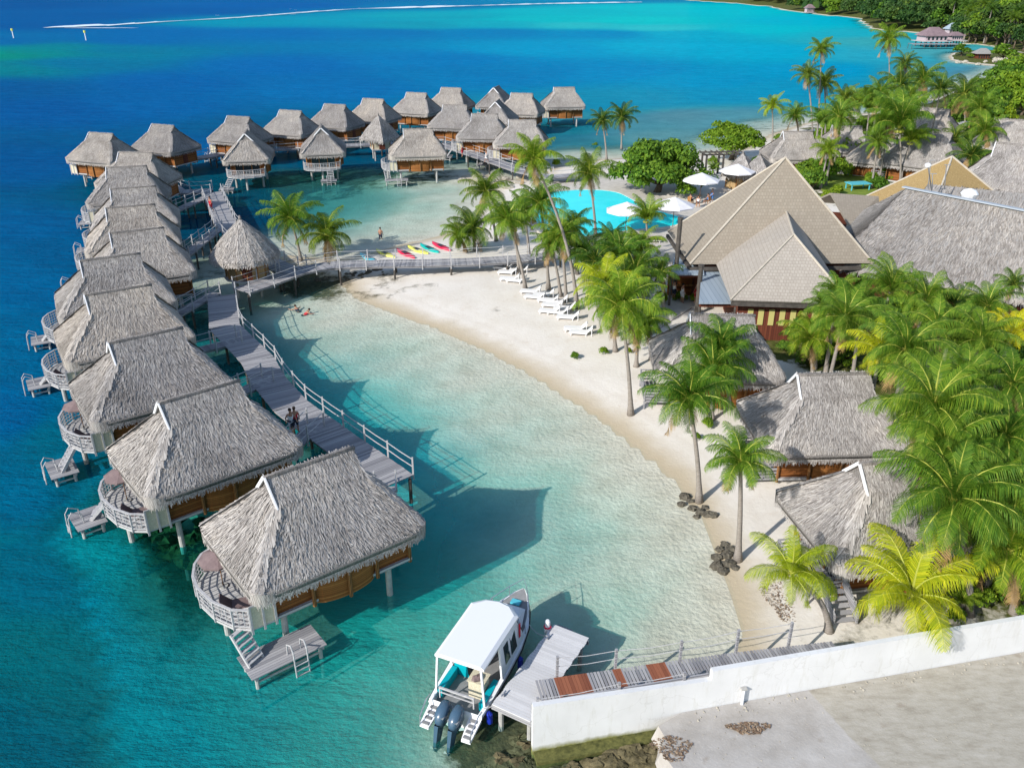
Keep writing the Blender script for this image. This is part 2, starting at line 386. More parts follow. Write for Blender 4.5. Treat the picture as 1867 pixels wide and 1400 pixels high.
coral = [(330,990,.95),(290,960,.6),(370,1000,.7),(240,850,.35),(250,1000,.3),(160,700,.4),(430,660,.6),(470,720,.7),(570,800,.6),(610,830,.5),(690,1010,.35),(500,1200,.35),(600,1230,.3),(640,1150,.2),
 (940,1350,1),(1060,1360,1),(1150,1345,1),(880,1360,.9),(950,1380,1),(1010,1390,1),(1100,1380,.9),(930,1340,.6),(860,1400,.8),(780,1390,.3),(650,1380,.1),(700,1300,.05),(1000,1200,0),(1200,1100,0),(900,900,.03),(700,700,.03),(560,590,0),(560,520,.8),(650,508,.5),(480,540,.35),
 (470,600,.2),(400,480,.5),(360,560,.6),(480,330,.8),(430,350,.5),(620,320,.6),(760,320,.6),(880,300,.5),(700,380,.1),(800,400,0),(850,360,.1),(640,440,.05),(950,350,.2),(1050,250,.4),(1200,220,.5),(1300,230,.5),(100,900,.25),(60,700,.1),(1000,100,.0),(1700,105,.5),(1250,1290,.2)]
me = grid_mesh('ground', GZ)
attr_f(me, 'veg', np.clip(field(veg, GP, 1)[:,0], 0, 1)); attr_f(me, 'coral', np.clip(field(coral, GP, 1, 3)[:,0], 0, 1))
m = mat('sand and sea bed', rough=.95, spec=.05); t = NT(m); P = t.pos
sep = t.n('ShaderNodeSeparateXYZ'); t.l(P, sep.inputs[0]); Z = sep.outputs[2]
n1 = t.noise(P, .35, 7, .65); n2 = t.noise(P, 4.0, 6, .7); n3 = t.noise(P, 1.2, 5, .7)
sand = t.ramp(n1, [(.3, (.66,.605,.525)), (.7, (.76,.715,.65))]); sand = t.mix(t.math('MULTIPLY', n2, .25), sand, (.60,.52,.42))
foot = t.ramp(n3, [(.56, (1,1,1)), (.70, (.93,.90,.87))]); sand = t.mix(1.0, sand, foot, 'MULTIPLY')
zz = t.math('ADD', Z, t.math('MULTIPLY', t.math('SUBTRACT', n1, .5), .14))
wet = t.ramp(zz, [(.0, (1,1,1)), (.28, (0,0,0))]); wet.node.color_ramp.interpolation = 'EASE'
c = t.mix(wet, sand, (.50,.415,.29))
wr = t.ramp(t.math('ABSOLUTE', t.math('SUBTRACT', zz, .30)), [(.0, (.10,.10,.10)), (.06, (0,0,0))]); c = t.mix(wr, c, (.30,.22,.14))
uw = t.math('LESS_THAN', Z, -.02)
bed = t.ramp(t.noise(P, .5, 6, .65), [(.30, (.51,.455,.36)), (.65, (.65,.60,.49))])
c = t.mix(t.ramp(Z, [(.0, (1,1,1)), (.001, (0,0,0))]), c, bed) if False else t.mix(uw, c, bed)
a = t.n('ShaderNodeAttribute', _attribute_name='coral').outputs['Fac']
cm = t.math('ADD', t.math('MULTIPLY', t.noise(P, .45, 8, .7), 1.0), t.math('MULTIPLY', t.math('SUBTRACT', a, .5), 1.05))
crl = t.ramp(t.noise(P, 2.5, 7, .75), [(.3, (.018,.022,.012)), (.55, (.085,.075,.035)), (.75, (.22,.17,.07))])
c = t.mix(t.ramp(cm, [(.50, (0,0,0)), (.66, (.95,.95,.95))]), c, crl)
vg = t.n('ShaderNodeAttribute', _attribute_name='veg').outputs['Fac']
vm = t.math('ADD', t.noise(P, .5, 6, .65), t.math('MULTIPLY', t.math('SUBTRACT', vg, .5), 1.0))
soil = t.ramp(t.noise(P, 1.6, 7, .75), [(.3, (.035,.045,.012)), (.5, (.085,.10,.025)), (.72, (.20,.16,.08))])
up = t.math('GREATER_THAN', Z, .25)
c = t.mix(t.math('MULTIPLY', up, t.ramp(vm, [(.55, (0,0,0)), (.68, (1,1,1))])), c, soil)
rip = t.noise(P, 3.6, 3, .55); t.col(c); t.bump(t.math('ADD', t.math('MULTIPLY', n2, .4), t.math('MULTIPLY', rip, t.math('ADD', .35, t.math('MULTIPLY', uw, 1.4)))), .62, .085); M['sand'] = m
me.materials.append(m); tag(link('ground', me), 'pale sand beach and planted land sloping under the lagoon', kind='structure')

# ---- water
WS = [  # surveyed colour of the water body (sRGB) and how much of it hides the bed
 (0,-20,5,80,150,1),(0,10,5,85,155,1),(300,-20,8,85,155,1),(500,10,10,95,170,1),(700,-5,10,100,170,1),(150,30,8,90,160,1),(50,45,5,90,160,1),(350,20,8,92,165,1),
 (60,95,0,135,145,1),(120,88,0,128,150,1),(200,90,0,120,160,1),(0,100,0,140,130,1),(0,125,0,125,145,1),(130,115,0,115,160,1),(230,75,5,105,175,1),(0,75,5,105,170,1),(0,160,0,90,155,1),
 (300,60,5,105,175,1),(450,42,20,145,180,1),(600,40,25,150,185,1),(800,30,30,160,185,1),(1000,20,20,175,195,1),(1200,15,20,185,200,1),(1350,20,15,185,205,1),(1480,40,15,175,205,1),
 (750,47,30,150,180,1),(900,44,30,165,190,1),(1050,46,60,180,195,1),(1200,52,65,185,200,1),(1150,38,0,190,200,1),(1000,35,0,180,195,1),(800,12,10,120,175,1),(1100,0,10,130,180,1),(1300,-10,10,130,180,1),
 (500,60,5,108,178,1),(700,60,5,115,180,1),(900,60,5,125,185,1),(1100,62,5,135,190,1),(1250,62,25,165,200,1),(1400,55,15,185,205,1),(1550,60,50,170,195,1),(1620,75,80,165,180,1),(1680,95,100,165,180,1),(1600,100,60,165,195,1),
 (500,120,2,105,178,1),(800,110,2,120,185,1),(1000,90,5,150,200,1),(1200,85,8,165,205,1),(1400,95,10,165,205,1),(1500,130,10,150,200,1),(1100,130,8,135,192,1),(1300,150,20,145,195,1),
 (300,150,2,98,170,1),(100,200,2,88,158,1),(50,300,2,86,150,1),(250,190,2,98,168,1),(600,160,2,108,176,1),(900,140,5,120,182,1),(1000,130,8,125,185,1),
 (1100,190,35,140,180,.95),(1200,182,45,145,185,.95),(1300,175,35,145,190,.95),(1400,165,30,150,195,.95),(1150,230,100,165,180,.75),(1250,215,110,165,180,.75),(1350,215,105,170,185,.75),(1200,250,115,170,180,.7),(1050,215,70,150,175,.85),(1700,130,90,160,185,.8),(1780,140,100,165,185,.7),(1640,170,70,160,190,.9),(1560,170,40,150,190,.9),
 (1080,270,60,145,165,.7),(1040,230,35,125,155,.85),(1100,290,100,160,160,.5),
 (60,420,2,92,152,1),(60,520,2,98,155,1),(40,620,2,100,152,1),(100,450,2,90,145,1),(20,760,2,98,158,.97),(20,900,2,105,150,.9),(100,800,3,112,148,.8),(60,1050,3,112,142,.8),(200,1000,8,122,130,.65),(100,1200,8,112,128,.72),
 (30,1380,5,98,122,.8),(300,1350,8,112,122,.7),(450,1300,15,125,128,.55),(600,1350,15,135,130,.5),(700,1380,20,140,132,.45),(650,1200,30,150,142,.42),(800,1050,30,150,145,.42),(740,1150,30,150,142,.42),(600,1000,10,110,120,.6),(350,1000,10,75,70,.25),
 (900,1250,30,140,130,.4),(1000,1180,60,165,150,.35),(1100,1100,95,180,165,.28),(1250,1150,120,180,160,.15),(1200,1020,110,180,165,.2),(1000,1030,60,165,160,.36),(900,950,35,150,155,.42),(760,870,35,150,160,.42),(900,870,60,170,165,.33),(1000,850,95,180,170,.25),(1130,880,115,180,165,.14),
 (700,700,60,165,165,.35),(640,680,45,155,160,.4),(800,760,50,170,170,.35),(820,810,25,165,170,.42),(900,740,95,175,165,.22),(760,620,110,170,160,.2),(560,600,60,130,130,.3),(500,600,35,115,125,.45),(620,560,105,160,140,.18),(480,560,50,115,100,.35),
 (450,560,25,100,100,.5),(400,500,10,80,110,.75),(360,480,5,70,105,.8),(350,420,8,80,112,.8),(450,400,10,78,110,.8),(430,350,12,85,110,.75),(560,330,55,125,120,.5),(600,360,50,130,135,.5),(700,330,80,145,130,.4),(760,340,60,140,150,.5),(680,400,70,150,155,.4),(760,400,120,180,165,.25),
 (800,370,90,155,150,.4),(840,345,80,140,130,.4),(640,450,40,110,125,.6),(560,460,35,105,120,.6),(850,300,15,75,100,.75),(930,290,40,110,140,.8),(700,290,10,85,125,.85),(560,290,10,85,125,.85),(480,270,5,85,130,.9),(380,270,3,92,155,1),(330,330,10,90,115,.8),(960,1365,50,60,30,.1),(1080,1375,60,60,30,.1),(880,1395,20,80,60,.3),(1150,1350,60,60,30,.1),(330,985,10,60,50,.08),(290,960,10,80,70,.15)]
wf = field(WS, GP, 4, 4)
wf[:,0] = np.maximum(0, wf[:,0]-20*np.clip((wf[:,3]-.6)/.3, 0, 1)); wf[:,1] *= 1+.06*(wf[:,3] > .8); wf[:,2] *= 1-.0*np.clip((GP[:,1]-60)/100, 0, 1)*(wf[:,3] > .6)
_m = ((wf[:,3] > .2) & (wf[:,3] < .7) & (GP[:,1] < 85))*1.0; wf[:,1:3] *= (1+.24*_m)[:,None]; wf[:,0] *= 1-.25*_m; wf[:,3] += .14*_m
wf[:,:3] *= (1+.0*np.clip(1-GP[:,1]/110, 0, 1)*(wf[:,3] < .7))[:,None]
wcol = .80*np.clip(np.where(wf[:,:3] <= 10, wf[:,:3]/255/12.92, ((wf[:,:3]/255+.055)/1.055)**2.4), 0, 1)
depth = np.clip(-GZ, 0, None)
me = grid_mesh('water', np.zeros(len(GP)))
attr_c(me, 'body', wcol); attr_f(me, 'murk', np.clip(wf[:,3], 0, 1)*np.clip(depth/.8, 0, 1)); attr_f(me, 'depth', depth)
m = mat('sea water'); t = NT(m); t.t.nodes.remove(t.b); out = t.t.nodes['Material Output']; P = t.pos
body = t.n('ShaderNodeAttribute', _attribute_name='body').outputs['Color']; murk = t.n('ShaderNodeAttribute', _attribute_name='murk').outputs['Fac']
dp = t.n('ShaderNodeAttribute', _attribute_name='depth').outputs['Fac']
dp = t.math('MULTIPLY', dp, t.math('ADD', .78, t.math('MULTIPLY', t.noise(P, .9, 5, .65), .45)))
tint = t.n('ShaderNodeCombineColor')
for i, k in enumerate((-.58, -.06, -.075)): t.l(t.math('EXPONENT', t.math('MULTIPLY', dp, k)), tint.inputs[i])
tr = t.n('ShaderNodeBsdfTransparent'); t.l(tint.outputs[0], tr.inputs[0])
big = t.ramp(t.noise(t.mapv(P, (.012,.03,.012)), 1.0, 6, .65), [(.3, (.90,.93,.95)), (.7, (1.08,1.05,1.03))])
patch = t.ramp(t.noise(P, .22, 6, .7), [(.32, (.82,.88,.9)), (.68, (1.16,1.10,1.08))])
bc = t.mix(1, t.mix(1, body, big, 'MULTIPLY'), patch, 'MULTIPLY')
wa = t.mapv(P, (.55, 1.25, 1)); wv = t.noise(wa, .55, 7, .62); wv2 = t.noise(wa, 3.6, 5, .65)
wv3 = t.noise(t.mapv(P, (.10, .30, 1)), 1.0, 4, .55); hgt = t.math('ADD', t.math('ADD', t.math('MULTIPLY', wv, 1.15), t.math('MULTIPLY', wv2, .42)), t.math('MULTIPLY', t.math('MULTIPLY', wv3, t.math('POWER', murk, 2.0)), 1.6))
bp = t.n('ShaderNodeBump', Strength=1.0, Distance=.40); t.l(hgt, bp.inputs['Height'])
bp2 = t.n('ShaderNodeBump', Strength=.7, Distance=.30); t.l(hgt, bp2.inputs['Height'])
df = t.n('ShaderNodeBsdfDiffuse'); t.l(bc, df.inputs[0]); t.l(bp.outputs[0], df.inputs['Normal'])
mx = t.n('ShaderNodeMixShader'); t.l(murk, mx.inputs[0]); t.l(tr.outputs[0], mx.inputs[1]); t.l(df.outputs[0], mx.inputs[2])
gl = t.n('ShaderNodeBsdfGlossy', Roughness=.12); t.l(bp2.outputs[0], gl.inputs['Normal'])
fr = t.n('ShaderNodeFresnel', IOR=1.33); t.l(bp2.outputs[0], fr.inputs['Normal'])
mg = t.n('ShaderNodeMixShader'); t.l(t.math('MULTIPLY', fr.outputs[0], .03), mg.inputs[0]); t.l(mx.outputs[0], mg.inputs[1]); t.l(gl.outputs[0], mg.inputs[2])
t.l(mg.outputs[0], out.inputs[0]); me.materials.append(m)
tag(link('water', me), 'turquoise lagoon and deep blue sea', kind='structure')

# ---- reef surf
pts = [at(u, v)[:2] for u, v in [(85,51),(130,49),(200,47),(310,40),(420,34),(500,28),(560,23),(650,17),(800,13),(1000,7.5),(1180,4.5)]]
b = MB(); rr = random.Random(3); seg = []
for (x0, y0), (x1, y1) in zip(pts[:-1], pts[1:]):
    n = max(3, int(math.hypot(x1-x0, y1-y0)/7))
    for i in range(n): seg.append((x0+(x1-x0)*i/n, y0+(y1-y0)*i/n))
up_ = []; lo = []
for i, (x, y) in enumerate(seg):
    w = (5+y*.009)*(1+.8*math.sin(i*.31)*math.sin(i*.07+1))*rr.uniform(.4, 1.3)
    up_.append((x, y+w*1.2, .25)); lo.append((x, y-w*.8, .25))
n = len(seg); b.add(up_+lo, [(n+i, n+i+1, i+1, i) for i in range(n-1)])
for cx, cy, rx, ry in [(at(180,52)[0], at(180,52)[1], 20, 2.5)]:
    b.add([(cx+rx*math.cos(a)*rr.uniform(.7, 1.2), cy+ry*math.sin(a)*rr.uniform(.6, 1.2), .2) for a in np.linspace(0, 6.28, 18)[:-1]], [tuple(range(17))])
for i in range(14):
    k = rr.randrange(n); x, y = seg[k]; x += rr.uniform(-60, 30); y += rr.uniform(10, 80); r = rr.uniform(.6, 1.3)
    b.add([(x+r*2.2*math.cos(a), y+r*math.sin(a), .2) for a in (0,1,2,3,4,5)], [tuple(range(6))])
fm = m_noisy('sea foam', (.45,.62,.70), (.85,.87,.88), .25, .9)
tag(b.build('surf', fm), 'white line of surf breaking on the outer reef', kind='stuff')

# ------------------------------------------------------------------ camera, sky, sun
cam = bpy.data.cameras.new('camera'); co = bpy.data.objects.new('camera', cam); C.objects.link(co)
cam.sensor_fit = 'HORIZONTAL'; cam.sensor_width = 36; cam.lens = 36*CAM_F/1867.; cam.clip_end = 20000; cam.clip_start = .5
co.location = (0, 0, CAM_H); co.rotation_euler = (math.pi/2-CAM_P, 0, 0); bpy.context.scene.camera = co
SUN_AZ = R(222); SUN_EL = R(31)     # direction the light comes from, counted from +x
sun = bpy.data.lights.new('sun', 'SUN'); sun.energy = 4.3; sun.angle = R(.5); sun.color = (1.0, .965, .91)
so = bpy.data.objects.new('sun', sun); C.objects.link(so)
d = Vector((math.cos(SUN_AZ)*math.cos(SUN_EL), math.sin(SUN_AZ)*math.cos(SUN_EL), math.sin(SUN_EL)))
so.rotation_euler = (-d).to_track_quat('-Z', 'Y').to_euler(); so.location = (-60, -60, 80)
w = bpy.data.worlds.new('World'); bpy.context.scene.world = w; w.use_nodes = True
nt = w.node_tree; bg = nt.nodes['Background']; sk = nt.nodes.new('ShaderNodeTexSky'); sk.sky_type = 'NISHITA'; sk.sun_disc = False
sk.sun_elevation = SUN_EL; sk.sun_rotation = math.pi/2-SUN_AZ; sk.altitude = 10; sk.air_density = 1.0; sk.dust_density = .6; sk.ozone_density = 1.5
nt.links.new(sk.outputs[0], bg.inputs[0]); bg.inputs[1].default_value = .15
sc = bpy.context.scene; sc.render.engine = 'CYCLES'
sc.view_settings.view_transform = 'Standard'; sc.view_settings.look = 'None'; sc.view_settings.exposure = .28; sc.view_settings.gamma = 1
sc.cycles.transparent_max_bounces = 12; sc.cycles.max_bounces = 5; sc.cycles.diffuse_bounces = 2; sc.cycles.glossy_bounces = 2
sc.cycles.caustics_reflective = False; sc.cycles.caustics_refractive = False
# ------------------------------------------------------------------ thatch
def bil(p, s, t):
    a, b, c, d = [np.array(q, dtype=float) for q in p]      # top-left, top-right, bottom-right, bottom-left
    s = np.asarray(s)[..., None]; t = np.asarray(t)[..., None]
    return (a*(1-s)+b*s)*(1-t)+(d*(1-s)+c*s)*t
def thatch_face(base, straw, p, n, sag=.18, sl=.55, sw=.045, ns=10, ntt=7, fringe=True, thick=.22, fr=None, prand=rng):
    """one slope of a thatched roof, p = top-left, top-right, bottom-right, bottom-left"""
    p = [np.array(q, dtype=float) for q in p]
    nrm = np.cross(p[1]+p[2]-p[0]-p[3], p[0]+p[1]-p[2]-p[3]); nrm /= np.linalg.norm(nrm); nrm = nrm if nrm[2] > 0 else -nrm
    def surf(s, t):
        q = bil(p, s, t); tt = np.asarray(t); ss = np.asarray(s)
        return q-nrm*(np.sin(np.pi*tt)*sag)[..., None]
    S, T = np.meshgrid(np.linspace(0, 1, ns+1), np.linspace(0, 1, ntt+1)); G = surf(S, T)
    v = G.reshape(-1, 3); f = []
    for j in range(ntt):
        for i in range(ns):
            k = j*(ns+1)+i; f.append((k+ns+1, k+ns+2, k+1, k))
    # closed underside
    o = len(v); low = v-np.array([0, 0, 1.])*thick
    vv = np.vstack([v, low]); f2 = [tuple(reversed([q+o for q in x])) for x in f]
    ed = [(ntt*(ns+1)+i, ntt*(ns+1)+i+1) for i in range(ns)]
    f3 = [(a+o, b+o, b, a) for a, b in ed]
    base.add(vv.tolist(), f+f2+f3)
    if n and straw is not None:
        s = prand.random(n); t = prand.random(n)
        wtop = np.linalg.norm(p[1]-p[0]); wbot = np.linalg.norm(p[2]-p[3])
        # area-uniform in t
        if wtop+wbot > 0:
            u = prand.random(n); a_ = wbot-wtop
            t = (-wtop+np.sqrt(np.maximum(wtop**2+a_*(wtop+wbot)*u, 0)))/a_ if abs(a_) > 1e-3 else u
        if fringe:
            k = int(n*.16); t[:k] = 1.0-prand.random(k)**2*.02
        L = np.linalg.norm((p[3]+p[2]-p[0]-p[1])/2); dt = .02
        P0 = surf(s, t); P1 = surf(s, np.minimum(t, .98)+dt); D = P1-surf(s, np.minimum(t, .98)); D /= np.linalg.norm(D, axis=1)[:,None]
        side = np.cross(D, nrm); side /= np.linalg.norm(side, axis=1)[:,None]
        ang = prand.normal(0, .16, n)[:,None]; D2 = D*np.cos(ang)+side*np.sin(ang)
        ln = (sl*prand.uniform(.5, 1.15, n))[:,None]; wd = (sw*prand.uniform(.5, 1.5, n))[:,None]
        rt = np.cross(D2, nrm); base_off = (nrm*.01); tip_off = nrm*(prand.uniform(-.02, .10, n))[:,None]
        A = P0-D2*ln*.45+base_off; B = P0+D2*ln*.55+tip_off
        if fringe:
            m_ = (t > .975)[:,None]; B = np.where(m_, P0+D2*ln*.35*np.array([1,1,1])+np.array([0,0,-1.])*ln*prand.uniform(.35, 1.0, n)[:,None]+(D2*np.array([1,1,0]))*.05, B); A = np.where(m_, A+nrm*.03, A)
        straw.quads(np.stack([A-rt*wd*.5, A+rt*wd*.5, B+rt*wd*.4, B-rt*wd*.4], 1))
def gablet_roof(rl, L, W, ze, zr, n, gd=.85, base=None, straw=None, sw=.034, sl=.5):
    base = base or MB(); straw = straw if straw is not None else MB(); gt = gd/(zr-ze); gy = W/2*gt; zg = zr-gd
    hx, ex, ey = rl/2, L/2, W/2
    tot = 2*(L+rl)/2*ey+2*ey*(ex-hx)
    for sy in (-1, 1):
        a = lambda x, y, z: (x*(-sy), y*sy, z)
        # upper strip under the ridge, then the main slope to the eave
        thatch_face(base, straw, [a(-hx, 0, zr), a(hx, 0, zr), a(hx, gy, zg), a(-hx, gy, zg)], int(n*.12), .02, sl, sw, 6, 1, False)
        thatch_face(base, straw, [a(-hx, gy, zg), a(hx, gy, zg), a(ex, ey, ze), a(-ex, ey, ze)], int(n*.32), .07, sl, sw)
    for sx in (-1, 1):
        thatch_face(base, straw, [(sx*hx, sx*gy, zg), (sx*hx, -sx*gy, zg), (sx*ex, -sx*ey, ze), (sx*ex, sx*ey, ze)], int(n*.13), .09, sl, sw)
        base.add([(sx*(hx-.02), -gy, zg-.1), (sx*(hx-.02), gy, zg-.1), (sx*(hx-.02), 0, zr-.04)], [(0, 1, 2) if sx > 0 else (2, 1, 0)])
    # corners and ridge roll of loose straw
    k = int(n*.06)
    for sx in (-1, 1):
        for sy in (-1, 1):
            t = rng.random(k//4); P0 = np.stack([sx*(hx+(ex-hx)*t), sy*(gy+(ey-gy)*t), zg+(ze-zg)*t-np.sin(np.pi*t)*.10+.03], 1)
            D = np.array([sx*(ex-hx), sy*(ey-gy), ze-zg]); D /= np.linalg.norm(D); sd = np.array([-sy*D[1], sx*D[0], 0]); sd = np.cross(D, [0, 0, 1.]); sd /= np.linalg.norm(sd)
            w_ = rng.uniform(-1, 1, len(t))[:,None]; D2 = D+sd*w_*.35; o = sd*w_*.12
            ln = rng.uniform(.3, .6, len(t))[:,None]; r_ = np.cross(D2, [0, 0, 1.]); r_ /= np.linalg.norm(r_, axis=1)[:,None]
            straw.quads(np.stack([P0+o-r_*.03, P0+o+r_*.03, P0+o+D2*ln+r_*.02, P0+o+D2*ln-r_*.02], 1))
    base.tube([(x, 0, zr+.02+.02*math.sin(x*3)) for x in np.linspace(-hx-.08, hx+.08, 8)], .11, 6)
    return base, straw, (gy, zg)

# ------------------------------------------------------------------ overwater bungalow
RL, EL, EW, ZE, ZR, FL = 4.2, 8.0, 6.8, 4.0, 7.35, 1.95
_b, _s2, (GYY, ZG) = gablet_roof(RL, EL, EW, ZE, ZR, 26000)
def soften(P):
    """round the eave corners and belly the slopes, as hand laid thatch sits"""
    P = np.asarray(P, dtype=float); x, y = P[...,0], P[...,1]; a = np.abs(x)/(EL/2); b_ = np.abs(y)/(EW/2); r = (a**13+b_**13)**(1/13.); k = 1/np.maximum(1, r)
    f = np.clip((ZR-P[...,2])/(ZR-ZE), 0, 1); bel = 1+.035*np.sin(np.pi*f)
    k = np.where(r > 1, k, 1); out = P.copy(); x2 = x*k*np.where(np.abs(x) > RL/2, bel, 1); out[...,0] = np.where(x2 < -RL/2, -RL/2+(x2+RL/2)*1.27, x2); out[...,1] = y*k*bel; out[...,2] = P[...,2]-.12*np.clip(f-.9, 0, .2)*0; return out
_b.V = [tuple(v) for v in soften(np.array(_b.V))]; _s2.np = [soften(q) for q in _s2.np]
ME = {}
ME['roof'] = _b.mesh('roof', M['straw_base'], True); ME['straw'] = _s2.mesh('straw', M['straw'])
b = MB()
for sy in (-1, 1): b.bar((-RL/2-.10, sy*.05, ZR+.06), (-RL/2-.10, sy*(GYY+.25), ZG-.18), .07, .16)
ME['barge'] = b.mesh('bargeboard', M['white_board'])
ME['finial'] = MB().bar((RL/2-.1, 0, ZR-.1), (RL/2-.1, 0, ZR+.5), .1).mesh('finial', M['rail'])
b = MB()   # timber walls with frame
b.box(-3.35, 3.4, -2.25, 2.25, FL+.02, ZE+.28); ME['wall'] = b.mesh('wall', M['wall_wood'])
for sy in (-1, 1):
    b = MB()
    poly = [(-1.55, sy*2.2)]+[(-1.5+3.0*i/10, sy*(2.3+.42*math.sin(math.pi*i/10)**.6)) for i in range(11)]+[(1.55, sy*2.2)]
    b.prism(poly if sy < 0 else poly[::-1], FL-.22, ZE+.1); ME['bay%d' % sy] = b.mesh('bay', M['bay_wood'])
def bx(name, mt, *a): return MB().box(*a).mesh(name, M[mt])
ME['post'] = MB().tube([(0,0,FL-.25), (0,0,ZE+.12)], .095, 8).mesh('corner_post', M['log'])
ME['pile'] = MB().tube([(0,0,-4.5), (0,0,FL-.22)], .15, 10).mesh('pile', M['concrete'])
b = MB(); b.box(-3.45, 3.5, -2.38, 2.38, FL-.14, FL+.0)
for y in (-2.0, 0, 2.0): b.box(-3.4, 3.4, y-.08, y+.08, FL-.34, FL-.143)
ME['floor'] = b.mesh('floor_frame', M['pale_wood'])
b = MB(); b.box(3.403, 3.43, -.5, .45, FL+.05, FL+1.95); ME['door'] = b.mesh('door', M['redwood'])
b = MB(); b.box(-3.385, -3.353, -1.7, 1.7, FL+.05, FL+2.0)
ME['sliding'] = b.mesh('glass_door', M['glass_dk'])
b = MB()
for y in (-1.75, -.6, .6, 1.75): b.box(-3.42, -3.387, y-.05, y+.05, FL+.05, FL+2.03)
b.bar((-3.405,-1.8,FL+2.03), (-3.405,1.8,FL+2.03), .06, .08)
ME['sl_frame'] = b.mesh('door_frame', M['log'])
DECK = [(-3.4,-2.45), (-4.7,-2.4), (-5.35,-1.9), (-5.85,-.9), (-6.05,.4), (-5.92,1.3), (-5.5,2.1), (-4.9,2.65), (-4.1,2.9), (-3.2,2.9), (-3.2,2.28), (-3.4,2.28)]
DECK = [((x+3.4)*.86-3.4 if x < -3.4 else x, y) for x, y in DECK]
b = MB(); b.prism(DECK, FL-.12, FL-.02); ME['deck'] = b.mesh('deck', M['pale_wood'])
b = MB()
ring = DECK[1:10]
for (x0, y0), (x1, y1) in zip(ring[:-1], ring[1:]):
    b.bar((x0,y0,FL+1.0), (x1,y1,FL+1.0), .11, .05); b.bar((x0,y0,FL+.12), (x1,y1,FL+.12), .05, .06)
    b.bar((x0,y0,FL-.12), (x0,y0,FL+1.02), .09)
    for h in (.34, .56, .78): b.bar((x0,y0,FL+h), (x1,y1,FL+h), .035)
    k = 3
    for i in range(1, k):
        x = x0+(x1-x0)*i/k; y = y0+(y1-y0)*i/k; b.bar((x,y,FL+.1), (x,y,FL+1), .04)
b.bar((*ring[-1],FL-.1), (*ring[-1],FL+1.02), .09); b.bar((*ring[-1],FL+1.0), (-3.3,2.9,FL+1.0), .09, .05)
ME['railing'] = b.mesh('railing', M['rail'])
b = MB(); b.box(-4.48, -3.42, -2.47, -2.42, FL+.0, FL+1.15); ME['panel'] = b.mesh('side_panel', M['cream'])
b = MB()
for x in (-4.50, -3.95, -3.42): b.box(x-.05, x+.05, -2.52, -2.475, FL-.25, FL+1.22)
b.box(-4.53, -3.38, -2.53, -2.47, FL+1.16, FL+1.24); ME['panel_frame'] = b.mesh('panel_frame', M['rail'])
def platform_mesh(kind):
    x0, x1, y0, y1, z = {'front': (-5.3,-1.9,-3.95,-2.3,.75), 'back': (-6.9,-5.4,1.9,3.9,.65), 'side': (-7.0,-5.5,-1.8,.5,.65)}[kind]
    b = MB(); 
    yy = y0
    while yy < y1-.01:
        b.box(x0, x1, yy, min(yy+.13, y1), z-.05, z); yy += .145
    for x in (x0+.2, x1-.2): b.box(x-.06, x+.06, y0, y1, z-.19, z-.053)
    me = b.mesh('platform', M['plank'])
    b = MB(); 
    for x in (x0+.25, x1-.25):
        for y in (y0+.2, y1-.2): b.tube([(x,y,-4), (x,y,z-.195)], .09, 8)
    b.bar((x0+.25,y0+.2,z-.3), (x0+.25,y1-.2,z-.3), .08); b.bar((x1-.25,y0+.2,z-.3), (x1-.25,y1-.2,z-.3), .08); b.bar((x0+.25,y0+.2,z-.42), (x1-.25,y0+.2,z-.42), .08)
    mp = b.mesh('platform_piles', M['concrete'])
    b = MB()   # stairs from the deck to the platform
    if kind == 'front': a, c, wv = (-5.0,-2.0,FL-.05), (-4.75,-3.1,z), (.36,.15)
    elif kind == 'back': a, c, wv = (-4.95,2.2,FL-.05), (-5.9,2.9,z), (.2,.38)
    else: a, c, wv = (-5.4,-.9,FL-.05), (-6.35,-1.0,z), (0,.42)
    for s in (-1, 1): b.bar((a[0]+s*wv[0], a[1]+s*wv[1], a[2]), (c[0]+s*wv[0], c[1]+s*wv[1], c[2]), .06, .16)
    for i in range(6):
        q = [a[j]+(c[j]-a[j])*(i+.5)/6 for j in range(3)]; b.bar((q[0]-wv[0], q[1]-wv[1], q[2]+.06), (q[0]+wv[0], q[1]+wv[1], q[2]+.06), .2, .05)
    ms = b.mesh('stairs', M['rail'])
    b = MB()   # bathing ladder with hooped hand rails
    lx, ly, dx, dy = {'front': (-3.2,-3.95,0,-1), 'back': (-6.9,2.9,-1,0), 'side': (-7.0,-.7,-1,0)}[kind]
    for s in (-.3, .3):
        px, py = lx+(s if dx == 0 else 0), ly+(s if dx else 0)
        b.tube([(px-dx*.5,py-dy*.5,z-.02), (px-dx*.45,py-dy*.45,z+.55), (px,py,z+.8), (px+dx*.2,py+dy*.2,z+.5), (px+dx*.28,py+dy*.28,-.6)], .035, 6)
    for i in range(4):
        h = z-.15-.28*i; p = (lx+dx*.25, ly+dy*.25); e = (.3, 0) if dx == 0 else (0, .3)
        b.bar((p[0]-e[0],p[1]-e[1],h), (p[0]+e[0],p[1]+e[1],h), .06, .03)
    ml = b.mesh('ladder', M['rail'])
    return me, mp, ms, ml
PLAT = {k: platform_mesh(k) for k in ('front', 'back', 'side')}
b = MB(); b.box(-5.1, -3.4, -2.3, .9, FL-.12, FL-.02); ME['land_deck'] = b.mesh('deck', M['grey_wood'])
b = MB()
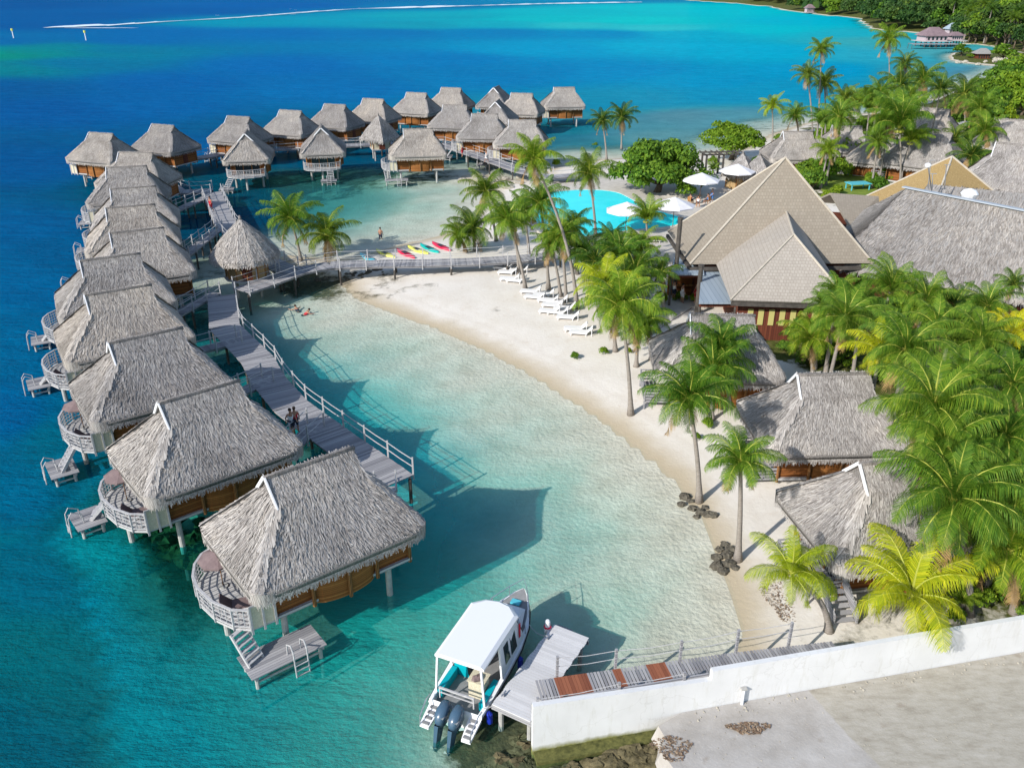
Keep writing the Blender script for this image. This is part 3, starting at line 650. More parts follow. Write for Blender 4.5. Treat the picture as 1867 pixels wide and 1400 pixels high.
for (x0, y0), (x1, y1) in (((-3.45,-2.3), (-5.1,-2.3)), ((-5.1,-2.3), (-5.1,.9)), ((-5.1,.9), (-3.45,.9))):
    b.bar((x0,y0,FL+.85), (x1,y1,FL+.85), .09, .05)
    for h in (.15, .38, .61): b.bar((x0,y0,FL+h), (x1,y1,FL+h), .03, .14)
    b.bar((x1,y1,FL-.9), (x1,y1,FL+.88), .09); b.bar(((x0+x1)/2,(y0+y1)/2,FL-.1), ((x0+x1)/2,(y0+y1)/2,FL+.88), .07)
ME['land_rail'] = b.mesh('railing', M['grey_wood'])
def bungalow(label, x, y, az, plat='back', z=0, group='overwater bungalows', scale=1, land=False):
    t = thing('bungalow', label, 'bungalow', (x, y, z), R(az), group, scale)
    r = link('roof', ME['roof'], t); link('straw', ME['straw'], r); link('bargeboard', ME['barge'], r)
    wl = link('wall', ME['wall'], t); link('door', ME['door'], wl); gd = link('glass_door', ME['sliding'], wl); link('door_frame', ME['sl_frame'], wl)
    link('bay', ME['bay-1'], t); link('bay', ME['bay1'], t)
    for px, py in ((-3.38,-2.3), (-.0,-2.82), (-1.6,-2.42), (1.6,-2.42), (3.42,-2.3), (3.42,2.3), (-3.38,2.3)): link('post', ME['post'], t, (px, py, 0))
    link('floor_frame', ME['floor'], t); link('deck', ME['deck' if z == 0 else 'land_deck'], t); link('railing', ME['railing' if z == 0 else 'land_rail'], t)
    if z == 0: sp = link('side_panel', ME['panel'], t); link('panel_frame', ME['panel_frame'], sp)
    for px, py in ((-2.9,-1.9), (2.4,-1.95), (2.4,1.9), (-2.9,1.9), (-4.8,.2)): link('pile', ME['pile'], t, (px, py, 0))
    if plat:
        me, mp, ms, ml = PLAT[plat]; pf = link('platform', me, t); link('platform_piles', mp, pf); link('stairs', ms, t); link('ladder', ml, pf)
    return t
# ---- sun deck furniture (own things)
b = MB(); b.box(-.33, .33, -.95, .45, .26, .34); b.add([(-.33,.45,.26),(.33,.45,.26),(.33,.95,.72),(-.33,.95,.72),(-.33,.45,.34),(.33,.45,.34),(.33,.9,.8),(-.33,.9,.8)], [(0,1,2,3),(7,6,5,4),(0,4,5,1),(1,5,6,2),(2,6,7,3),(3,7,4,0)])
ME['lounger_pad'] = b.mesh('mattress', M['white_cloth']); ME['lounger_pad_g'] = b.mesh('mattress', M['brown_cloth'])
b = MB(); b.box(-.36, .36, -1.0, .5, .2, .257)
for sx in (-.3, .3):
    for sy in (-.85, .4): b.box(sx-.03, sx+.03, sy-.03, sy+.03, 0, .2)
b.bar((-.3,.85,.05), (-.3,.85,.62), .05); b.bar((.3,.85,.05), (.3,.85,.62), .05)
ME['lounger_fr'] = b.mesh('frame', M['white_board'])
def lounger(label, x, y, z, rz, group, pad='lounger_pad', gr=1.0):
    t = thing('sun_lounger', label, 'sun lounger', (x, y, z), rz, group); link('frame', ME['lounger_fr'], t); link('mattress', ME[pad], t); return t
def parasol_mesh(r, h, n=8, drop=.45):
    b = MB(); v = [(0,0,h+drop)]+[(r*math.cos(2*math.pi*i/n), r*math.sin(2*math.pi*i/n), h) for i in range(n)]
    v2 = [(0,0,h+drop-.05)]+[(x*.99,y*.99,z-.12) for x, y, z in v[1:]]
    f = [(0, i+1, (i+1) % n+1) for i in range(n)]; o = n+1
    f += [(o, o+(i+1) % n+1, o+i+1) for i in range(n)]+[(i+1, o+i+1, o+(i+1) % n+1, (i+1) % n+1) for i in range(n)]
    b.add(v+v2, f); return b
ME['par_brown'] = parasol_mesh(1.15, 2.05).mesh('canopy', M['brown_cloth']); ME['par_white'] = parasol_mesh(1.9, 2.2, 8, .75).mesh('canopy', M['canvas'])
ME['par_pole'] = MB().tube([(0,0,.08), (0,0,2.4)], .03, 6).mesh('pole', M['log']); ME['par_base'] = MB().tube([(0,0,0), (0,0,.08)], .28, 12).mesh('base', M['concrete'])
b = MB()
for i in range(8): a = 2*math.pi*i/8; b.bar((0,0,2.1), (1.8*math.cos(a), 1.8*math.sin(a), 2.07), .025)
ME['par_ribs'] = b.mesh('ribs', M['log'])
def parasol(label, x, y, z, kind='white', group=None, scale=1):
    t = thing('parasol', label, 'parasol', (x, y, z), rnd.uniform(0, 1), group, scale)
    link('canopy', ME['par_'+kind], t); link('pole', ME['par_pole'], t); link('base', ME['par_base'], t)
    if kind == 'white': link('ribs', ME['par_ribs'], t)
    return t

def ridge_at(u, v, z=ZR): p = at(u, v, z); return p[0], p[1]
HUTS = [ # label, x, y, azimuth, platform
 ('nearest thatched bungalow over the water, beside the moored white boat', -9.0, 32.75, 38, 'front'),
 ('second nearest thatched bungalow in the left row, with brown parasol on its round deck', -16.3, 39.9, 40, 'back'),
 ('third nearest thatched bungalow in the left row, stairs dropping from its deck', -22.1, 47.6, 36, 'side'),
 ('fourth thatched bungalow from the camera in the left row, its deck furthest left', -27.2, 55.8, 32, 'back'),
 ('fifth thatched bungalow from the camera in the left row', -31.0, 63.4, 28, 'back')]
rest = [(250,421,26,'sixth thatched bungalow from the camera in the left row','back'), (238,377,22,'seventh thatched bungalow from the camera in the left row','side'),
 (243,343,20,'eighth thatched bungalow from the camera in the left row','back'), (231,305,14,'ninth thatched bungalow from the camera in the left row','back'),
 (248,279,-5,'thatched bungalow at the top of the left row, just right of its end','back'),
 (184,241,-20,'corner bungalow standing furthest left in the outer row','back'), (297,226,-24,'second bungalow from the left in the outer row, linked by a white footbridge','side'),
 (435,211,-22,'third bungalow from the left in the outer row, partly behind the inner hut','side'), (530,200,-22,'fourth bungalow from the left in the outer row','side'),
 (611,189,-22,'fifth bungalow from the left in the outer row','side'), (681,179,-22,'sixth bungalow from the left in the outer row, behind the small square hut','side'),
 (760,168,-22,'seventh bungalow from the left in the outer row','side'), (823,159,-20,'eighth bungalow from the left in the outer row','side'),
 (905,157,75,'tallest looking bungalow of the far cluster, gable end towards the camera','side'), (952,169,-15,'bungalow between the gable ended one and the last of the outer row','side'),
 (1029,158,5,'last bungalow at the right end of the outer row','side'),
 (448,238,100,'left hut of the inner row, open deck facing the lagoon','back'), (585,228,100,'second hut of the inner row, open deck facing the lagoon','side'),
 (762,233,8,'inner row bungalow beside the small square hut, landing platform in front','front'),
 (830,190,-10,'bungalow behind the footbridge, left of the far cluster','side'), (907,182,80,'bungalow in the middle of the far cluster','side'),
 (884,206,-5,'front left bungalow of the far cluster, by the person in red','side'), (953,217,-5,'front right bungalow of the far cluster, behind the tall beach palm','side')]
HP = []
for lb, x, y, a, p in HUTS: bungalow(lb, x, y, a, p); HP.append((x, y, a))
for u, v, a, lb, p in rest:
    x, y = ridge_at(u, v); bungalow(lb, x, y, a, p, scale=1.0 if v > 250 else .97); HP.append((x, y, a))
def deck_pt(i, lx, ly):
    x, y, a = HP[i]; a = R(a); return x+lx*math.cos(a)-ly*math.sin(a), y+lx*math.sin(a)+ly*math.cos(a)
for i, nm in ((0, 'nearest'), (1, 'second'), (2, 'third')):
    p = deck_pt(i, -4.4, 1.1); parasol('brown parasol on the deck of the %s overwater bungalow' % nm, p[0], p[1], FL-.02, 'brown', 'parasols on the bungalow decks', .78)
for i, nm in ((0, 'nearest'), (1, 'second'), (2, 'third'), (3, 'fourth')):
    p = deck_pt(i, -4.25, -.9); lounger('brown cushioned lounger on the deck of the %s overwater bungalow' % nm, p[0], p[1], FL-.02, R(HP[i][2]+70), 'loungers on bungalow decks', 'lounger_pad_g')

# ---- small pavilion huts with round or square thatch
def kiosk(label, x, y, r, rw, ze, za, sides, z0=FL-.1, n=5000, group=None, wallmat='matting'):
    t = thing('thatched_kiosk', label, 'hut', (x, y, 0), .3, group); base, straw = MB(), MB(); k = sides
    for i in range(k):
        a0, a1 = 2*math.pi*i/k, 2*math.pi*(i+1)/k
        p = lambda rr_, a, z: (rr_*math.cos(a), rr_*math.sin(a), z)
        zm = ze+(za-ze)*.42; rm = r*.66
        thatch_face(base, straw, [p(.07,a0,za), p(.07,a1,za), p(rm,a1,zm), p(rm,a0,zm)], int(n*.3/k), .0, .5, .05, 2, 3, False)
        thatch_face(base, straw, [p(rm,a0,zm), p(rm,a1,zm), p(r,a1,ze), p(r,a0,ze)], int(n*.7/k), .02, .5, .05, 3, 3)
    base.tube([(0,0,za-.1), (0,0,za+.35)], [.16, .07], 8)
    rf = base.build('roof', M['straw_base'], t, True); straw.build('straw', M['straw'], rf)
    k2 = 12 if sides > 6 else 4; off = 0 if sides > 6 else math.pi/4
    w_ = MB().prism([(rw*math.cos(2*math.pi*i/k2+off), rw*math.sin(2*math.pi*i/k2+off)) for i in range(k2)], z0, ze+.35).build('wall', M[wallmat], t)
    b = MB(); b.box(-.45, .45, -rw-.06, -rw+.25, z0+.05, z0+1.7); b.build('door', M['redwood'], w_)
    for i in range(k2): a = 2*math.pi*i/k2+off; MB().tube([(rw*1.02*math.cos(a), rw*1.02*math.sin(a), z0), (rw*1.02*math.cos(a), rw*1.02*math.sin(a), ze+.3)], .06, 6).build('post', M['log'], t)
    MB().prism([((rw+.25)*math.cos(2*math.pi*i/k2+off), (rw+.25)*math.sin(2*math.pi*i/k2+off)) for i in range(k2)], z0-.15, z0).build('floor', M['pale_wood'], t)
    for i in range(4): a = math.pi/4+i*math.pi/2; MB().tube([(rw*.8*math.cos(a), rw*.8*math.sin(a), -3.5), (rw*.8*math.cos(a), rw*.8*math.sin(a), z0-.15)], .12, 8).build('pile', M['concrete'], t)
    return t
kx, ky, _ = at(446,462,3.9); kz = at_y(437, 394, ky)[2]
kiosk('round conical thatched hut where the two boardwalks meet', kx, ky, 3.1, 1.85, 3.9, kz-.3, 14, n=9000)
x, y = ridge_at(690, 214, 6.6); kiosk('small square hut with pointed thatch in the inner row', x, y, 3.3, 1.9, 3.4, 6.9, 4, n=3000, wallmat='cream')

# ------------------------------------------------------------------ boardwalks
def ribbon(pl, w):
    """left/right offset points of a polyline"""
    P = [Vector((p[0], p[1], 0)) for p in pl]; out = []
    for i, p in enumerate(P):
        a = (P[i]-P[i-1]).normalized() if i else (P[1]-P[0]).normalized(); c = (P[i+1]-P[i]).normalized() if i < len(P)-1 else a
        d = (a+c).normalized(); n = Vector((-d.y, d.x, 0)); k = w/2/max(.5, n.dot(Vector((-a.y, a.x, 0)))); out.append((p+n*k, p-n*k))
    return out
def resample(pl, step):
    out = [Vector(pl[0])]; acc = 0
    for a, c in zip(pl[:-1], pl[1:]):
        a, c = Vector(a), Vector(c); L = (c-a).length; s = step-acc
        while s <= L: out.append(a+(c-a)*(s/L)); s += step
        acc = L-(s-step)
    return out
def boardwalk(name, label, pl, w, z=1.8, rails=('L', 'R'), pstep=2.6, group=None, plank=True, mats='plank', pile='pile_dark', zend=None, rmat='rail', rh=.95, cat='boardwalk', nrail=2):
    x0, y0 = pl[0]; t = thing(name, label, cat, (x0, y0, 0), 0, group); L = [Vector((p[0]-x0, p[1]-y0)) for p in pl]
    tot = sum((L[i+1]-L[i]).length for i in range(len(L)-1)); zz = lambda s: z+(0 if zend is None else (zend-z)*s/tot)
    pts = resample(L, .15); b = MB()
    for i, p in enumerate(pts[:-1]):
        d = pts[i+1]-p; a = math.atan2(d.y, d.x); h = zz(i*.15)+rnd.uniform(-.004, .004); ww = w+rnd.uniform(-.04, .04)
        b.obox(p.x, p.y, h-.05, h, .135, ww, a)
    b.build('planks', M[mats], t)
    b = MB(); rb = ribbon(L, w-.3)
    s = 0
    for i in range(len(L)-1):
        l = (L[i+1]-L[i]).length
        for k in (0, 1): b.bar(rb[i][k]+Vector((0,0,zz(s)-.15)), rb[i+1][k]+Vector((0,0,zz(s+l)-.15)), .10, .18)
        s += l
    b.build('beams', M['grey_wood'], t)
    pp = resample(L, pstep)
    if (pp[-1]-L[-1]).length > .8: pp.append(L[-1])
    rr_ = ribbon([tuple(p) for p in pp], w+.06)
    for k, sd in ((0, 'L'), (1, 'R')):
        if sd in rails:
            q = [rr_[i][k] for i in range(len(pp))]
            for i, p in enumerate(q):
                h = zz(i*pstep if i < len(q)-1 else tot); MB().box(p.x-.045, p.x+.045, p.y-.045, p.y+.045, h-.35, h+rh+.12).build('post', M[rmat], t)
            b = MB()
            for i in range(len(q)-1):
                h0, h1 = zz(i*pstep), zz((i+1)*pstep)
                for j in range(nrail):
                    hh = rh*(1-.5*j); m_ = (q[i]+q[i+1])/2
                    b.bar((q[i].x, q[i].y, h0+hh), (m_.x, m_.y, (h0+h1)/2+hh-.03), .042, .036); b.bar((m_.x, m_.y, (h0+h1)/2+hh-.03), (q[i+1].x, q[i+1].y, h1+hh), .042, .036)
            b.build('hand_rail', M[rmat], t)
    for i in range(0, len(pp), 2):
        for k in (0, 1):
            p = pp[i]+(rr_[i][k].to_2d()-pp[i])*.8; h = zz(min(tot, i*pstep))
            MB().tube([(p.x, p.y, -4), (p.x, p.y, h-.24)], .10, 8).build('pile', M[pile], t)
    return t
MAIN = [(-6.45,40.0), (-10.3,44.4), (-14.4,49.2), (-16.8,53.0), (-18.5,56.5), (-22.9,63.0), (-25.4,70.4)]
boardwalk('boardwalk', 'broad grey plank boardwalk along the near lagoon, white rails on its right', MAIN, 2.35, rails=('R',), pstep=2.5)
MAIN2 = [(-21.3,77.4), (-24.6,81.0), (-28.6,87.5), at(411,408,1.8)[:2], at(386,350,1.8)[:2]]
boardwalk('boardwalk', 'boardwalk behind the round hut, running on between the left row and the inner lagoon', MAIN2, 2.3)
TOP = [at(u, v, 1.8)[:2] for u, v in ((386,347), (325,350), (285,322), (270,304), (330,293), (415,279), (500,272), (600,266), (720,262), (800,262), (836,272), (890,290), (950,311), (1005,322), (1060,318))]
boardwalk('boardwalk', 'far boardwalk linking the outer row of bungalows to the pool terrace', TOP, 2.2, pstep=3.4)
CURVE = [(-24.0,71.6), (-22.0,74.4), (-20.2,77.3), (-17.5,79.0), (-13,79.5), (-9.2,79.6), (-3.9,80.1), (1.4,81.2), (4.6,82.3)]
boardwalk('boardwalk', 'curved boardwalk joining the round hut to the beach', CURVE, 2.2, pstep=2.7)
for i, nm, s in ((0, 'nearest', (-6.9,39.4)), (1, 'second', (-12.2,46.6)), (2, 'third', (-16.9,53.2)), (3, 'fourth', (-20.9,60.2)), (4, 'fifth', (-26.2,71.0)), (6, 'seventh', at(397,418,1.8)[:2]), (8, 'ninth', at(378,358,1.8)[:2])):
    e = deck_pt(i, 3.5, 0 if i else .2); boardwalk('footbridge', 'short plank bridge to the door of the %s bungalow in the left row' % nm, [s, e], 1.1, rails=('L', 'R'), pstep=2.0, group='short bridges to the bungalow doors', cat='footbridge')

# ------------------------------------------------------------------ jetty, gangway, white wall, lot
JA = R(60); jx, jy = at(897,1283,1.35)[:2]
t = thing('jetty', 'pale grey plank jetty beside the white boat', 'jetty', (jx, jy, 0), JA)
b = MB(); xx = 0
while xx < 5.15: b.box(xx, xx+.135, -1.72+.02*math.sin(xx*9), .0+.02*math.sin(xx*7), 1.30, 1.35); xx += .15
b.build('planks', M['jetty_plank'], t)
b = MB()
for y in (-1.6, -.85, -.1): b.box(.1, 5.05, y-.06, y+.06, 1.12, 1.297)
b.box(.0, .09, -1.75, .03, 1.08, 1.296); b.box(5.07, 5.15, -1.75, .03, 1.08, 1.296); b.build('beams', M['grey_wood'], t)
for x, y in ((.35,-.2), (.35,-1.5), (2.6,-.2), (2.6,-1.5), (4.85,-.2), (4.85,-1.5)): MB().tube([(x,y,-3.5), (x,y,1.12)], .11, 8).build('pile', M['concrete'], t)
b = MB(); b.box(5.16, 5.6, -.75, -.0, 1.0, 1.08); b.box(5.16, 5.3, -.6, -.5, .3, 1.0); b.build('bracket', M['grey_wood'], t)
for x in (.6, 4.3): b = MB(); b.bar((x-.18, -.18, 1.46), (x+.18, -.18, 1.46), .05); b.bar((x, -.18, 1.35), (x, -.18, 1.45), .08); b.build('cleat', M['steel'], t)
p = at(998,1152,1.1); t = thing('marker_buoy', 'white cylindrical buoy with a pink band on the jetty corner', 'buoy', (p[0], p[1], 1.09), 0)
MB().tube([(0,0,0), (0,0,.06), (0,0,.30)], [.13, .15, .15], 12).build('body', M['white'], t)
MB().tube([(0,0,.301), (0,0,.36)], .17, 12).build('band', M['red_pl'], t)
MB().tube([(0,0,.361), (0,0,.62), (0,0,.68)], [.12, .12, .07], 12).build('cap', M['white'], t)

WA = [at(972,1288,2.55)[:2], at(1293,1226,2.55)[:2]]; 
WALL0 = Vector(at(972,1288,2.5)[:2]); WALL1 = Vector(at(1293,1238,2.15)[:2]); WALLE = Vector(at(1867,1128,2.75)[:2])
wd = (WALLE-WALL0).normalized(); wn = Vector((-wd.y, wd.x)); s1 = (WALL1-WALL0).dot(wd); WL = (WALLE-WALL0).length+14
t = thing('boundary_wall', 'long whitewashed masonry wall with a step near the jetty', 'wall', (WALL0.x, WALL0.y, 0), math.atan2(wd.y, wd.x))
b = MB(); b.add([(0,0,-1.2), (WL,0,-1.2), (WL,0,2.75), (s1,0,2.75), (s1,0,2.28), (0,0,2.5), (0,.22,-1.2), (WL,.22,-1.2), (WL,.22,2.75), (s1,.22,2.75), (s1,.22,2.28), (0,.22,2.5)],
 [(0,1,2,3,4,5), (11,10,9,8,7,6), (0,6,7,1), (1,7,8,2), (2,8,9,3), (3,9,10,4), (4,10,11,5), (5,11,6,0)]); b.build('masonry', M['white_plaster'], t)
b = MB(); b.box(0.002, s1-.002, .24, .34, 1.9, 2.36); b.build('capping', M['grey_wood'], t)
b = MB(); b.box(.05, 6.1, -.55, -.002, -1.2, .16); b.build('footing', M['algae'], t)
WT = t
px_, py_ = at(1346,1270,.9)[:2]; q = WALL0+wd*((Vector((px_,py_))-WALL0).dot(wd))
t = thing('drain_pipe', 'short white pipe stub fixed to the wall face', 'pipe', (q.x-wn.x*.12, q.y-wn.y*.12, .85), math.atan2(wd.y, wd.x))
MB().tube([(0,0,0), (0,0,.75)], .06, 8).build('tube', M['white_board'], t); MB().box(-.12,.12,-.05,.11,.76,.83).build('clamp', M['concrete'], t)
# gangway: slatted ramp behind the wall with red-brown boards and wire rails
g0 = WALL0+wd*.6+wn*1.0; g1 = WALL0+wd*13.2+wn*.95
t = thing('gangway', 'slatted grey gangway behind the white wall with patches of red brown boards', 'gangway', (g0.x, g0.y, 0), math.atan2((g1-g0).y, (g1-g0).x))
GL = (g1-g0).length
def gz_(x): return 1.62+.25*min(1, x/8.)
for rngs, mt, nm in (([(0,.75), (2.1,3.15), (3.5,4.55), (5.35,GL)], 'plank', 'grey_slats'), ([(.75,2.1), (3.15,3.5), (4.55,5.35)], 'rust_plank', 'brown_boards')):
    for a_, c_ in rngs:
        x = a_; b = MB()
        while x < c_-.02:
            wdt = 1.12-.055*x if x < 7 else .735-.35*(x-7)/6
            b.box(x, x+(.10 if mt == 'plank' else .13), -.66, wdt, gz_(x)-.04, gz_(x)); x += .14
        b.build(nm, M[mt], t)
b = MB()
for y in (-.6, .3): b.bar((0,y,gz_(0)-.12), (8,y,gz_(8)-.12), .08, .14); b.bar((8,y,gz_(8)-.12), (GL,y,gz_(GL)-.12), .08, .14)
b.build('beams', M['grey_wood'], t)
for x in (.35, 3.0, 6.0, 8.6, 11.2): MB().tube([(x,.3,-3), (x,.3,gz_(x)-.13)], .08, 8).build('pile', M['concrete'], t)
far = [(.9,1.12,1.05), (3.3,.98,1.0), (6.0,.8,1.0), (8.5,.85,1.0), (10.9,.85,.95)]; near = [(-.35,-.72,1.0), (2.85,-.72,1.0), (5.5,-.74,.9), (8.0,-.7,.5), (10.5,-.7,.5)]
for g in (far, near):
    for x, y, h in g: MB().box(x-.05, x+.05, y-.05, y+.05, gz_(max(x,0))-.5, gz_(max(x,0))+h).build('post', M['grey_wood'], t)
b = MB()
for g in (far, near[:3]):
    for (x0,y0,h0), (x1,y1,h1) in zip(g[:-1], g[1:]):
        for k in (.92, .5): b.tube([(x0,y0,gz_(max(x0,0))+h0*k), ((x0+x1)/2,(y0+y1)/2,gz_(max(x0,0))+(h0+h1)/2*k-.04), (x1,y1,gz_(x1)+h1*k)], .014, 5)
b.build('wire_rail', M['rail'], t)
# dusty lot on the near side of the wall
loc = lambda u, v, z: at(u, v, z)[:2]
lot = [loc(1215,1297,.85), loc(1200,1325,.8), loc(1212,1345,.8), loc(1206,1372,.8), loc(1226,1400,.8), (6.5,18), (8,8), (60,8), (60,36.5)]
lp = [tuple(WALL0+wd*(WL-1)-wn*.03), tuple(WALL0+wd*6.0-wn*.03)]
poly = [lp[0], lp[1]]+[tuple(p) for p in lot[1:8]]
b = MB(); top = [(x, y, .86) for x, y in poly]; bot = [(x+(-.6 if i in (2,3,4,5,6) else 0), y, -1) for i, (x, y) in enumerate(poly)]; n = len(poly)
b.add(top+bot, [tuple(range(n)), tuple(range(2*n-1, n-1, -1))]+[(i, n+i, n+(i+1) % n, (i+1) % n) for i in range(n)])
m = mat('dusty concrete lot', rough=.9, spec=.1); t = NT(m); P = t.pos
f = t.noise(P, .5, 8, .7); f2 = t.noise(t.mapv(P, (.9, 2.2, 1)), 1.3, 8, .75); f3 = t.noise(P, 9, 4, .7)
c = t.ramp(f, [(.3, (.32,.30,.275)), (.5, (.44,.42,.395)), (.7, (.54,.52,.495))]); c = t.mix(t.math('MULTIPLY', f2, .45), c, (.40,.34,.27))
c = t.mix(t.ramp(f3, [(.6, (0,0,0)), (.75, (.5,.5,.5))]), c, (.62,.60,.57))
vo = t.n('ShaderNodeTexVoronoi', _feature='DISTANCE_TO_EDGE', Scale=.22); dd = t.n('ShaderNodeVectorMath', _operation='ADD'); nz = t.n('ShaderNodeTexNoise', Scale=1.2, Detail=5.0); t.l(P, nz.inputs['Vector']); t.l(P, dd.inputs[0]); t.l(nz.outputs['Color'], dd.inputs[1]); t.l(dd.outputs[0], vo.inputs['Vector'])
c = t.mix(t.ramp(vo.outputs['Distance'], [(.0, (.22,.22,.22)), (.006, (0,0,0))]), c, (.28,.25,.21))
q0, q1 = at(1480,1265,.86), at(1605,1400,.86); ex_, ey_ = q1[0]-q0[0], q1[1]-q0[1]; l_ = math.hypot(ex_, ey_)
dn_ = t.n('ShaderNodeVectorMath', _operation='DOT_PRODUCT'); t.l(P, dn_.inputs[0]); dn_.inputs[1].default_value = (-ey_/l_, ex_/l_, 0)
dv = t.math('SUBTRACT', dn_.outputs['Value'], (-ey_*q0[0]+ex_*q0[1])/l_); dv = t.math('ADD', dv, t.math('MULTIPLY', t.math('SUBTRACT', f, .5), .5))
dirt = t.ramp(f2, [(.3, (.31,.275,.22)), (.5, (.41,.375,.31)), (.72, (.49,.455,.395))])
c = t.mix(t.ramp(t.math('ADD', dv, .5), [(.46, (0,0,0)), (.54, (1,1,1))]), c, dirt)
c = t.mix(t.ramp(t.noise(P, .9, 4, .5), [(.66, (0,0,0)), (.74, (.55,.55,.55))]), c, (.27,.22,.17))
t.col(c); t.bump(t.math('ADD', f3, f), .4, .04); M['lot'] = m
tag(b.build('concrete_lot', m), 'dusty concrete yard in front of the white wall', kind='structure')
# rubble along the wall foot and at the water's edge
b = MB(); rr = random.Random(5)
for i in range(150):
    u = rr.uniform(0, WL-3); p = WALL0+wd*u-wn*rr.uniform(.08, .55); r = rr.uniform(.015, .06)
    if u < 6: continue
    b.blob((p.x, p.y, .87), r, 6, 4, .3, (1,1,.6), rr)
for i in range(420):
    u = rr.uniform(5.5, WL-3); p = WALL0+wd*u-wn*rr.uniform(.4, 6.5); r = rr.choice([.012, .018, .03]); b.blob((p.x, p.y, .865), r, 5, 3, .3, (1,1,.6), rr)
tag(b.build('rubble', M['rock_pale'], None), 'loose mortar rubble along the foot of the white wall', kind='stuff')
M['shore'] = m_noisy('weedy shore rock', (.045,.04,.018), (.20,.165,.09), 2.5, .95, .8, .1)
b = MB()
for i in range(460):
    v = rr.uniform(1335, 1400); u = rr.uniform(870+(1400-v)*1.3, 1205); x, y, _ = at(u, v, 0)
    if u > 972 and (Vector((x,y))-WALL0).dot(-wn) < .7: continue
    r = rr.uniform(.12, .38); b.blob((x, y, -.30+rr.uniform(-.12, .16)+.25*max(0, min(1, (u-1000)/150))), r, 7, 5, .3, (1.2,1,.6), rr)
tag(b.build('shore_rocks', M['shore'], None), 'weedy brown rocks breaking the surface below the wall corner', kind='stuff')
b = MB()
for cu, cv, n, sp in ((330,985,26,1.1), (290,955,12,.8), (372,1003,10,.7), (432,668,14,1.0), (470,715,14,.9), (575,800,10,.8), (612,832,10,.7), (410,600,10,.8), (245,855,8,.8)):
    c_ = at(cu, cv, -.6)
    for i in range(n): b.blob((c_[0]+rr.gauss(0, sp), c_[1]+rr.gauss(0, sp), -.75+rr.uniform(-.35, .25)), rr.uniform(.25, .6), 8, 5, .35, (1.2,1.1,.6), rr)
M['coral'] = m_noisy('dark coral', (.03,.032,.012), (.15,.12,.045), 2.2, .95, .8, .1)
tag(b.build('coral_heads', M['coral'], None), 'dark brown coral heads under the water between the bungalows', kind='stuff')
def leaf_litter(name, label, cx, cy, rx, ry, z, n, col1='dry', seed=1):
    r_ = np.random.default_rng(seed); a = r_.random(n)*6.28; q = np.sqrt(r_.random(n)); x = cx+rx*q*np.cos(a)*(1+.3*np.sin(3*a)); y = cy+ry*q*np.sin(a); zz = z+r_.random(n)*.05
    th = r_.random(n)*6.28; l = r_.uniform(.03, .08, n); w_ = l*.45; d = np.stack([np.cos(th), np.sin(th), r_.uniform(-.3, .3, n)], 1); e = np.stack([-np.sin(th), np.cos(th), r_.uniform(-.4, .4, n)], 1)
    P0 = np.stack([x, y, zz], 1); Q = np.stack([P0-d*l[:,None], P0-e*w_[:,None], P0+d*l[:,None], P0+e*w_[:,None]], 1)
    b = MB(); b.quads(Q); return tag(b.build(name, M[col1], None), label, kind='stuff')
M['litter'] = m_leaf('fallen leaves', (.13,.085,.055), (.27,.18,.12), (.42,.32,.22), .1, False)
p = at(1365,1328,.87); leaf_litter('leaf_litter', 'heap of dry brown leaves on the concrete yard', p[0], p[1], .75, .3, .88, 420, 'litter')
p = at(1225,1365,.87); leaf_litter('leaf_litter', 'dry leaves by the rocky edge of the yard', p[0], p[1], .7, .6, .88, 300, 'litter', 2)
p = at(1425,1080,.7); leaf_litter('leaf_litter', 'dry leaves on the sand left of the leaning palm', p[0], p[1], .7, 1.7, gz(p[0], p[1])+.02, 420, 'litter', 3)
# ------------------------------------------------------------------ beach bungalows (same model, set on the sand)
for lb, x, y, a, z in (('beach bungalow under palms, below the shingled restaurant roofs', 14.2, 53.6, -3, -1.0),
    ('beach bungalow in the middle of the right bank, wide grey thatch above red brown wall', 18.5, 44.2, 3, -1.0),
    ('beach bungalow nearest the white wall, thatch crossed by palm fronds', 18.4, 34.6, 10, -1.0)):
    bungalow(lb, x, y, a, None, z, 'beach bungalows')
x0, y0 = 41.0, 125.2
for u, v, a, lb, s in ((1455,240,0,'garden bungalow nearest the far shore, left of the tall slender palms',1.0), (1545,230,-10,'garden bungalow half hidden behind palms, left of the big palm',1.0),
    (1607,250,-25,'garden bungalow whose thatch is shaded by the big palm',.95), (1703,200,-40,'garden bungalow behind the palms with its thatch sloping right',1.15),
    (1700,243,-42,'garden bungalow above the golden thatched roof',1.2), (1852,222,-30,'thatched bungalow at the right edge, the farther of two',1.25),
    (1866,270,-35,'thatched bungalow at the right edge, the nearer of two',1.35)):
    z = -.9; p = at(u, v, 6.5*s); bungalow(lb, p[0], p[1], a, None, z, 'garden bungalows', s)
for u, v, lb in ((1355,280,'left of two small pointed thatched shelters by the pool'), (1386,282,'right of two small pointed thatched shelters by the pool')):
    p = at(u, v, 5.6); kiosk(lb, p[0], p[1], 3.0, 1.9, 3.0, 5.6, 4, z0=.95, n=2500, group='poolside shelters')

